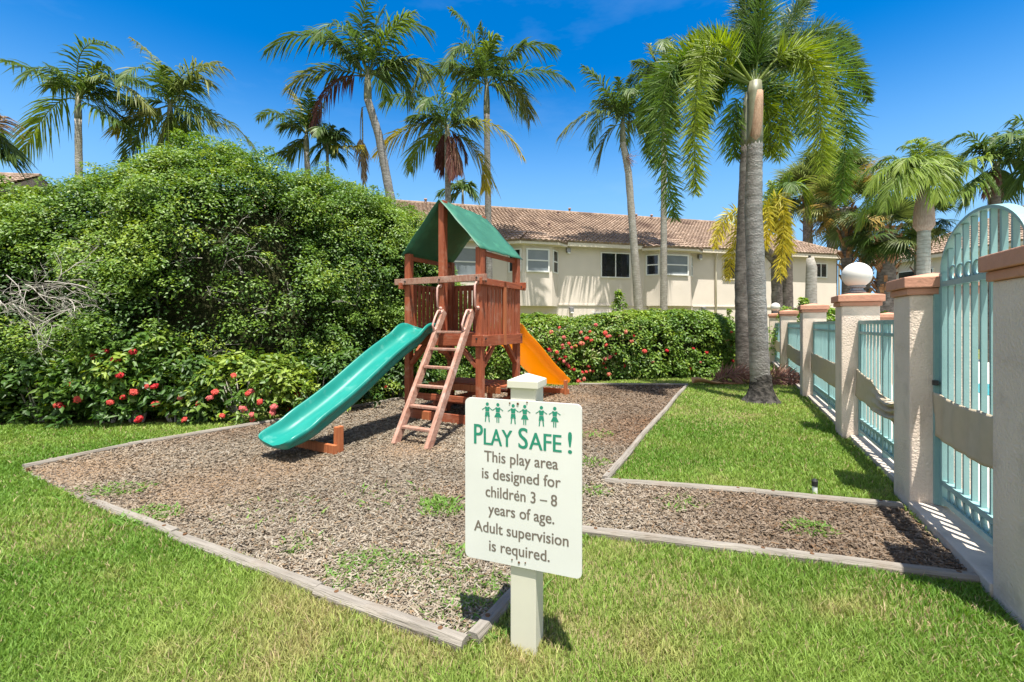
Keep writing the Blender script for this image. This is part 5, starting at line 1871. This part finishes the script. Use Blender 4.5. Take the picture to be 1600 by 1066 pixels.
# sprinkler
g = G(1273, 772)
ro = empty("sprinkler", g)
tag(ro, "small pop-up lawn sprinkler with white collar near the timber edge", "sprinkler")
MB().lathe([(0, 0), (0.018, 0), (0.018, 0.06), (0, 0.06)], 12).build("riser", M['white'], ro)
MB().lathe([(0, 0.06), (0.02, 0.06), (0.022, 0.10), (0.012, 0.115), (0, 0.115)], 12).build("nozzle", M['black'], ro)

# ------------------------------------------------------------------ play sign
def play_sign():
    bdir = Vector((0.9376, -0.348, 0)).normalized()
    nrm_ = Vector((bdir.y, -bdir.x, 0))        # towards the camera
    TL = W(728, 620.5, 1.85); 
    Wd, Hd = 0.4572 * 1.074 * 0.985, 0.6096 * 1.074
    ang = math.atan2(bdir.y, bdir.x)
    tx = TL + bdir * (Wd * 0.512)
    pw = 0.106
    pc = Vector((tx.x, tx.y, 0)) - nrm_ * (pw / 2 + 0.004)
    # board lies in local frame: x along board, y away from the camera, z up; origin at post centre
    root = empty("play_area_sign", pc, ang)
    tag(root, "white PLAY SAFE children sign on a cream capped post in the foreground", "sign")
    MB().box((0, 0, 0.53), (pw, pw, 1.10)).build("post", M['pvc'], root, bevel=0.004)
    a = 0.064
    zc = 1.045
    vs = [(-a, -a, zc), (a, -a, zc), (a, a, zc), (-a, a, zc), (-a, -a, zc + .03), (a, -a, zc + .03), (a, a, zc + .03), (-a, a, zc + .03), (0, 0, zc + .056)]
    cap = MB().add(vs, [(3, 2, 1, 0), (0, 1, 5, 4), (1, 2, 6, 5), (2, 3, 7, 6), (3, 0, 4, 7), (4, 5, 8), (5, 6, 8), (6, 7, 8), (7, 4, 8)])
    cap.build("post_cap", M['pvc'], root, bevel=0.003)
    # board
    yb0 = -pw / 2 - 0.002
    x0 = -Wd * 0.512
    ztop = TL.z
    r = 0.022
    poly = []
    for (cx, cz, a0) in ((x0 + Wd - r, ztop - r, 0), (x0 + r, ztop - r, 90), (x0 + r, ztop - Hd + r, 180), (x0 + Wd - r, ztop - Hd + r, 270)):
        for k in range(7):
            an = math.radians(a0 + 15 * k)
            poly.append((cx + r * math.cos(an), cz + r * math.sin(an)))
    n = len(poly)
    th = 0.008
    vs = [(p[0], yb0, p[1]) for p in poly] + [(p[0], yb0 - th, p[1]) for p in poly]
    fs = [tuple(range(n)), tuple(range(2 * n - 1, n - 1, -1))] + [(i, (i + 1) % n, n + (i + 1) % n, n + i) for i in range(n)]
    board = MB().add(vs, fs).build("board", M['board'], root)
    yf = yb0 - th

    def pos(s, t): return (x0 + s * Wd, ztop - t * Hd)

    def text(name, body, s0, s1, t_base, cap_t, m, bold=0.0, caps=False, cap2=None):
        """a line of lettering as real mesh, stems thickened sideways"""
        cu = bpy.data.curves.new(name, 'FONT')
        cu.body = body
        cu.size = 1.0
        cu.resolution_u = 4
        tmp = bpy.data.objects.new(name, cu)
        COL.objects.link(tmp)
        dg = bpy.context.evaluated_depsgraph_get()
        dg.update()
        me0 = bpy.data.meshes.new_from_object(tmp.evaluated_get(dg))
        bpy.data.objects.remove(tmp)
        co = np.zeros(len(me0.vertices) * 3); me0.vertices.foreach_get("co", co); co = co.reshape(-1, 3)
        return me0, co

    CAPH = None
    def cap_height():
        me0, co = text("probe", "H", 0, 1, 0, 0, None)
        h = co[:, 1].max() - co[:, 1].min()
        bpy.data.meshes.remove(me0)
        return h
    CH = cap_height()

    def place(name, runs, s0, s1, t_base, m, bold):
        """runs: list of (text, cap height as share of the board height); joined and stretched to s0..s1"""
        Vs, Fs = [], []
        x = 0.0
        for (body, ct) in runs:
            me0, co = text(name, body, 0, 1, 0, 0, None)
            sc = ct * Hd / CH
            xs = co[:, 0] * sc
            if len(xs):
                base = sum(len(v) for v in Vs)
                Vs.append(np.stack([xs - xs.min() + x, 0 * xs, co[:, 1] * sc], 1))
                for pl_ in me0.polygons:
                    Fs.append(tuple(base + i for i in pl_.vertices))
                x += xs.max() - xs.min() + 0.10 * sc * CH
            bpy.data.meshes.remove(me0)
        V = np.concatenate(Vs)
        wtot = V[:, 0].max()
        X0, Zb = pos(s0, t_base)
        X1, _ = pos(s1, t_base)
        V[:, 0] = X0 + V[:, 0] / wtot * (X1 - X0)
        V[:, 2] += Zb
        allv, allf = [], []
        for k, dx in enumerate((-bold, 0.0, bold) if bold > 0 else (0.0,)):
            Vk = V.copy(); Vk[:, 0] += dx; Vk[:, 1] = yf - 0.0006 - 0.00012 * k
            b = len(allv)
            allv += [tuple(p) for p in Vk]
            allf += [tuple(b + i for i in f) for f in Fs]
        mb = MB(); mb.v = allv; mb.f = allf
        me = bpy.data.meshes.new(name)
        me.from_pydata(allv, [], allf)
        return link(name, me, m, board)

    big, small = 0.122, 0.100
    place("heading", [("P", big), ("LAY", small)], 0.085, 0.425, 0.284, M['ink_green'], 0.0015)
    place("heading", [("S", big), ("AFE", small)], 0.482, 0.838, 0.285, M['ink_green'], 0.0015)
    place("heading", [("!", big)], 0.893, 0.922, 0.286, M['ink_green'], 0.0010)
    for (tx_, a_, b_, tb) in (("This play area", .178, .811, .387), ("is designed for", .157, .832, .492), ("children 3 \u2013 8", .190, .803, .603), ("years of age.", .215, .780, .708), ("Adult supervision", .085, .895, .825), ("is required.", .222, .742, .934)):
        place("text_line", [(tx_, 0.066)], a_, b_, tb, M['ink_grey'], 0.0009)
    # child pictograms
    def disc(mb, cx, cz, rr, y):
        k = 18
        mb.add([(cx + rr * math.cos(6.2832 * i / k), y, cz + rr * math.sin(6.2832 * i / k)) for i in range(k)], [tuple(range(k))])
    def poly_(mb, pts, cx, cz, h, y):
        mb.add([(cx + p[0] * h, y, cz + p[1] * h) for p in pts], [tuple(range(len(pts)))])
    for i, s in enumerate((0.205, 0.300, 0.435, 0.535, 0.675, 0.785)):
        cx, zt = pos(s, 0.022)
        _, zb_ = pos(s, 0.143)
        h = zt - zb_
        mb = MB()
        y = yf - 0.0007
        disc(mb, cx, zb_ + h * 0.91, h * 0.085, y)
        girl = i % 2
        # arms raised outwards, shirt
        poly_(mb, [(-0.30, 0.63), (-0.27, 0.60), (-0.10, 0.72), (-0.10, 0.755)], cx, zb_, h, y - .0001)
        poly_(mb, [(0.30, 0.63), (0.10, 0.755), (0.10, 0.72), (0.27, 0.60)], cx, zb_, h, y - .0001)
        poly_(mb, [(-0.13, 0.78), (-0.10, 0.53), (0.10, 0.53), (0.13, 0.78), (0.04, 0.775), (0.0, 0.74), (-0.04, 0.775)], cx, zb_, h, y)
        if girl:
            poly_(mb, [(-0.09, 0.50), (-0.20, 0.27), (0.20, 0.27), (0.09, 0.50)], cx, zb_, h, y)
            for q in (-1, 1): poly_(mb, [(q * .05 - .03, 0.25), (q * .05 - .025, 0.0), (q * .05 + .025, 0.0), (q * .05 + .03, 0.25)], cx, zb_, h, y)
        else:
            poly_(mb, [(-0.11, 0.50), (-0.14, 0.26), (-0.02, 0.26), (0.0, 0.36), (0.02, 0.26), (0.14, 0.26), (0.11, 0.50)], cx, zb_, h, y)
            for q in (-1, 1): poly_(mb, [(q * .085 - .032, 0.24), (q * .11 - .03, 0.0), (q * .11 + .03, 0.0), (q * .085 + .032, 0.24)], cx, zb_, h, y)
        me = bpy.data.meshes.new("child_pictogram")
        me.from_pydata(mb.v, [], mb.f)
        link("child_pictogram", me, M['ink_green'], board)
    # rusty screws
    for (s, t, rr) in ((0.405, 0.018, .0032), (0.475, 0.019, .0048), (0.555, 0.006, .003), (0.425, 0.963, .003), (0.485, 0.972, .0045), (0.54, 0.966, .003), (0.475, 0.545, .0026)):
        cx, cz = pos(s, t)
        MB().tube([(cx, yf + .001, cz), (cx, yf - 0.0025, cz)], rr, 10).build("screw", M['rust'], board)


play_sign()

# ------------------------------------------------------------------ playset
def playset():
    c = Vector((-0.687, 6.402, 0))
    ang = math.atan2(-0.475, 0.88)
    root = empty("playset", c, ang)
    tag(root, "red-stained wooden play tower with green canopy, teal slide, orange slide and ladder", "playset")
    hx, hy = 0.63, 0.535
    pw = 0.088
    wx, wy, wz, wg = M['wood_x'], M['wood_y'], M['wood_z'], M['wood_grey']
    B = 0.006
    inv = root.matrix_basis.inverted()
    R = Matrix.Rotation(ang, 4, 'Z'); R.translation = c
    Ri = R.inverted()
    def loc(p): return Ri @ Vector(p)
    DECK = 1.17
    # posts
    for (sx, sy) in ((-1, -1), (1, -1), (1, 1), (-1, 1)):
        MB().box((sx * (hx - pw / 2), sy * (hy - pw / 2), 1.12), (pw, pw, 2.30)).build("post", wz, root, bevel=B)
    for sy in (-1, 1):
        MB().box((0.0, sy * (hy - pw / 2), 1.92), (pw, pw, 2.03)).build("ridge_post", wz if sy > 0 else wz, root, bevel=B)
    # deck beams and floor
    MB().box((0, -hy - 0.019, DECK - 0.085), (2 * hx + .02, 0.036, 0.14)).build("deck_beam", wx, root, bevel=.004)
    MB().box((0, hy + 0.019, DECK - 0.085), (2 * hx + .02, 0.036, 0.14)).build("deck_beam", wx, root, bevel=.004)
    MB().box((hx + 0.019, 0, DECK - 0.085), (0.036, 2 * hy, 0.14)).build("deck_beam", wy, root, bevel=.004)
    MB().box((-hx - 0.019, 0, DECK - 0.085), (0.036, 2 * hy, 0.14)).build("deck_beam", wy, root, bevel=.004)
    mb = MB()
    for i in range(8):
        y = -hy + (i + 0.5) * (2 * hy / 8)
        mb.box((0, y, DECK - 0.0), (2 * hx - 2 * pw - .01, 2 * hy / 8 - 0.012, 0.03))
    mb.build("deck_floor", wx, root, bevel=.003)
    # knee braces
    def brace(p0, p1, upv):
        MB().bar(p0, p1, 0.05, 0.075, up=upv).build("knee_brace", wz, root, bevel=.004)
    for sx in (-1, 1):
        x = sx * (hx - pw - .002)
        brace((x, -hy + .045, DECK - 0.42), (x - sx * 0.26, -hy + .045, DECK - 0.16), (0, 1, 0))
    for sy in (-1, 1):
        y = sy * (hy - pw - .002)
        brace((hx - .045, y, DECK - 0.42), (hx - .045, y - sy * 0.26, DECK - 0.16), (1, 0, 0))
        brace((-hx + .045, y, DECK - 0.42), (-hx + .045, y - sy * 0.26, DECK - 0.16), (1, 0, 0))
    # handrails
    RZ = 1.88
    MB().box((-0.03, -hy - 0.02, RZ), (2 * hx + 0.24, 0.036, 0.085)).build("handrail", wg, root, bevel=.005)
    MB().box((0.0, hy + 0.02, RZ - .02), (2 * hx + 0.16, 0.036, 0.085)).build("handrail", wx, root, bevel=.005)
    MB().box((hx + 0.02, 0.03, RZ - .045), (0.036, 2 * hy + 0.16, 0.085)).build("handrail", wy, root, bevel=.005)
    MB().box((-hx - 0.02, 0.0, RZ - .06), (0.036, 2 * hy + 0.16, 0.085)).build("handrail", wy, root, bevel=.005)
    # slats
    def slat(x, y, z0, z1, alongx, m):
        sz = (0.062, 0.018, z1 - z0) if alongx else (0.018, 0.062, z1 - z0)
        MB().box((x, y, (z0 + z1) / 2), sz).build("slat", m, root, bevel=.003)
    n = 10
    for i in range(n):
        y = -hy + pw + 0.03 + (2 * hy - 2 * pw - 0.06) * (i + 0.0) / (n - 1)
        long_ = i == 5
        slat(hx + 0.0 - 0.012, y, DECK - .02, RZ - .02, False, wz)
        slat(-hx + 0.012, y, DECK - .02, RZ - .03, False, wz)
    MB().box((hx + 0.028, 0.02, DECK + 0.27), (0.02, 0.07, 0.86)).build("slat", M['wood_new'], root, bevel=.003)
    for i in range(5):
        x = -hx + pw + 0.04 + i * 0.085
        slat(x, hy - 0.012, DECK - .02, RZ - .03, True, wz)
    for i in range(4):
        x = 0.08 + i * 0.09
        if x < 0.1: slat(x, hy - 0.012, DECK - .02, RZ - .03, True, wz)
    # lower front rail on the ladder side
    # canopy
    zr, ze = 2.945, 2.245
    ov = 0.05
    xe = hx + 0.02
    nx, ny = 14, 10
    vs, fs = [], []
    for i in range(2 * nx + 1):
        t = i / nx - 1           # -1..1
        for j in range(ny + 1):
            y = -hy - ov + (2 * hy + 2 * ov) * j / ny
            sag = 0.018 * math.sin(math.pi * j / ny) * math.sin(math.pi * abs(t)) + 0.006 * math.sin(j * 2.4 + i)
            z = zr - (zr - ze) * abs(t) - sag
            vs.append((t * xe, y, z))
    k = ny + 1
    for i in range(2 * nx):
        for j in range(ny):
            fs.append((i * k + j, i * k + j + 1, (i + 1) * k + j + 1, (i + 1) * k + j))
    cv = MB().add(vs, fs).build("canopy", M['canvas'], root, smooth=False)
    for p in cv.data.polygons: p.use_smooth = True
    cv.data.set_sharp_from_angle(angle=math.radians(40))
    md = cv.modifiers.new("thick", 'SOLIDIFY'); md.thickness = 0.006
    for sx in (-1, 1):
        MB().box((sx * (hx - 0.055), 0, ze - .035), (0.035, 2 * hy - .01, 0.06)).build("canopy_rail", wy, root, bevel=.004)
    MB().box((0, 0, zr - .075), (0.035, 2 * hy - .18, 0.07)).build("canopy_rail", wy, root, bevel=.004)

    # slides
    def slide(name, m, x_c, y0, sgn, run, hw, zfoot, parts=True, endw=1.0):
        """swept trough starting at the tower face y0 and running along sgn*y"""
        path = []
        zt = DECK + 0.03
        ctrl = [(-0.10, zt + 0.0), (0.0, zt + 0.0), (0.10, zt - 0.03), (0.24, zt - 0.14)]
        end = (run - 0.40, zfoot + 0.10)
        for i in range(1, 12):
            t = i / 12
            ctrl.append((0.24 + (end[0] - 0.24) * t, (zt - 0.14) + (end[1] - (zt - 0.14)) * t + 0.02 * math.sin(t * math.pi * 2)))
        ctrl += [end, (run - 0.28, zfoot + 0.035), (run - 0.15, zfoot + 0.005), (run - 0.04, zfoot - 0.005), (run, zfoot - 0.03)]
        # cross-section: half width fractions and heights
        def section(i, n):
            f = i / (n - 1)
            wall = 0.135
            if i < 2: wall = 0.06 + 0.05 * i
            if i == 2: wall = 0.15
            if i > n - 5: wall = 0.135 - 0.07 * ((i - (n - 5)) / 4) ** 1.3
            w = hw * (1.0 if i < n - 3 else 1.0 - 0.03 * (i - n + 3) ** 1.8)
            q = []
            prof = [(-1.13, wall - 0.045), (-1.15, wall), (-1.06, wall + 0.018), (-0.97, wall - 0.01), (-0.90, wall * 0.5), (-0.78, 0.03), (-0.55, 0.004), (0, 0.0),
                    (0.55, 0.004), (0.78, 0.03), (0.90, wall * 0.5), (0.97, wall - 0.01), (1.06, wall + 0.018), (1.15, wall), (1.13, wall - 0.045),
                    (1.0, wall - 0.055), (0.97, 0.0), (0.80, -0.028), (0, -0.034), (-0.80, -0.028), (-0.97, 0.0), (-1.0, wall - 0.055)]
            return [(a * w, b) for (a, b) in prof]
        n = len(ctrl)
        vs, fs = [], []
        for i, (t, z) in enumerate(ctrl):
            a, b = ctrl[max(i - 1, 0)], ctrl[min(i + 1, n - 1)]
            tt = Vector((0, b[0] - a[0], b[1] - a[1])).normalized()
            nn = Vector((0, -tt.z, tt.y))
            sec = section(i, n)
            for (px, pz) in sec:
                p = Vector((x_c + px, t, z)) + nn * pz
                vs.append((p.x, y0 + sgn * p.y, p.z))
            k = len(sec)
        for i in range(n - 1):
            for j in range(k):
                fs.append((i * k + j, i * k + (j + 1) % k, (i + 1) * k + (j + 1) % k, (i + 1) * k + j))
        fs.append(tuple(range(k)))
        fs.append(tuple((n - 1) * k + j for j in range(k)))
        o = MB().add(vs, fs).build(name, m, root, smooth=True)
        md = o.modifiers.new("smooth", 'SUBSURF'); md.levels = 2; md.render_levels = 2
        return o

    s1 = slide("slide", M['slide_green'], -0.315, -hy - 0.02, -1, 2.12, 0.225, 0.17)
    s1["label"] = "teal plastic slide"
    s2 = slide("slide", M['slide_yellow'], 0.27, hy + 0.02, 1, 2.2, 0.275, 0.17)
    s2["label"] = "orange-yellow plastic slide"
    for (so, xc, y, sg, hw) in ((s1, -0.315, -hy - 0.02 - 1.70, -1, 0.225), (s2, 0.27, hy + 0.02 + 1.83, 1, 0.275)):
        w = hw * 1.15 + 0.03
        MB().box((xc, y, 0.06), (2 * w + 0.12, 0.04, 0.09)).build("foot_board", M['wood_new'], so, bevel=.004)
        for q in (-1, 1):
            MB().box((xc + q * (w + 0.02), y - sg * 0.0 + 0.065 * sg * -1, 0.13), (0.05, 0.085, 0.29)).build("foot_post", M['wood_new'], so, bevel=.006)
    # ladder
    lad = empty("ladder", (0, 0, 0), 0, root)
    ft = [loc(G(618, 697)), loc(G(668, 703))]
    tops = [Vector((0.055, -hy - 0.05, 1.42)), Vector((0.52, -hy - 0.05, 1.42))]
    # keep the two stringers parallel
    xa, xb = 0.07, 0.515
    fy = (ft[0].y + ft[1].y) / 2
    for x in (xa, xb):
        MB().bar((x + 0.19, fy, 0.0), (x, -hy - 0.03, 1.46), 0.05, 0.088, up=(0, -1, 0.6)).build("stringer", wg, lad, bevel=.006)
    for i in range(6):
        t = (0.17 + 0.205 * i) / 1.46
        y = fy + (-hy - 0.03 - fy) * t
        MB().box(((xa + xb) / 2 + 0.19 * (1 - t), y, 1.46 * t), (xb - xa - 0.055, 0.075, 0.03)).build("rung", wg, lad, bevel=.006)
    # handles: two on the posts, two on the stringers
    def handle(a, b, out, parent):
        a, b, out = Vector(a), Vector(b), Vector(out)
        pts = [a, a + out * 0.6, a.lerp(b, 0.1) + out, a.lerp(b, 0.5) + out * 1.12, a.lerp(b, 0.9) + out, b + out * 0.6, b]
        h_ = MB().tube(pts, 0.0135, 8)
        for p in (a, b):
            h_.tube([p - out * 0.05, p + out * 0.18], 0.026, 10)
        h_.build("grab_handle", M['handle'], parent, smooth=True)
    handle((0.0, -hy - 0.004, 1.80), (0.0, -hy - 0.004, 1.50), (0.0, -0.07, 0), root)
    handle((hx - .045, -hy - 0.004, 1.82), (hx - .045, -hy - 0.004, 1.50), (0, -0.07, 0), root)
    dv = Vector((-0.19, -hy - .03 - fy, 1.46)).normalized()
    nv = Vector((0, -dv.z, dv.y))
    for x in (xa, xb):
        pb = Vector((x, -hy - 0.03, 1.46))
        handle(pb - dv * 0.05 + nv * 0.045, pb - dv * 0.33 + nv * 0.045, nv * 0.065, lad)
    # picnic table under the deck
    tb = empty("picnic_table", (0, 0, 0), 0, root)
    mb = MB()
    for i in range(5):
        mb.box((0.06, 0.10 + i * 0.118, 0.43), (1.16, 0.108, 0.028))
    mb.build("table_top", wx, tb, bevel=.003)
    MB().box((0.0, -0.02, 0.39), (1.22, 0.035, 0.09)).build("apron", M['wood_new'], tb, bevel=.004)
    MB().box((0.0, -hy + .045 + .064, 0.30), (1.08, 0.036, 0.08)).build("cross_beam", wx, tb, bevel=.004)
    mb = MB()
    MB().box((0.10, -0.27, 0.24), (1.1, 0.16, 0.03)).build("bench", wx, tb, bevel=.003)
    MB().box((0.10, 0.88, 0.24), (1.3, 0.16, 0.03)).build("bench", wx, tb, bevel=.003)
    for x in (-0.3, 0.42):
        MB().box((x, -0.02 + .04, 0.19), (0.05, 0.07, 0.32)).build("leg", wz, tb, bevel=.004)
        MB().box((x, 0.60, 0.2), (0.05, 0.07, 0.4)).build("leg", wz, tb, bevel=.004)
        MB().box((x + .055, 0.28, 0.205), (0.036, 1.3, 0.07)).build("bench_beam", wy, tb, bevel=.004)
    # ground frame
    MB().box((0.02, -hy - 0.03, 0.07), (1.3, 0.04, 0.12)).build("ground_beam", M['wood_x'], root, bevel=.004)
    MB().box((-0.22, -hy - 0.055, 0.07), (0.14, 0.012, 0.115)).build("splice_plate", M['wood_new'], root, bevel=.002)
    MB().box((0.0, hy + 0.03, 0.07), (1.3, 0.04, 0.12)).build("ground_beam", wx, root, bevel=.004)
    MB().box((-hx + .10, 0, 0.07), (0.04, 2 * hy - .18, 0.12)).build("ground_beam", wy, root, bevel=.004)
    MB().box((hx - .10, 0, 0.07), (0.04, 2 * hy - .18, 0.12)).build("ground_beam", wy, root, bevel=.004)
    # bolts
    for (x, z) in ((-hx + .045, DECK - .06), (hx - .045, DECK - .06), (-hx + .045, RZ), (hx - .045, RZ), (0, RZ)):
        MB().tube([(x, -hy - 0.036, z), (x, -hy - 0.046, z)], 0.013, 8).build("bolt", M['black'], root)
    for (y, z) in ((-hy + .045, DECK - .06), (hy - .045, DECK - .06), (-hy + .045, RZ - .045), (hy - .045, RZ - .045)):
        MB().tube([(hx + 0.036, y, z), (hx + 0.046, y, z)], 0.013, 8).build("bolt", M['black'], root)


playset()
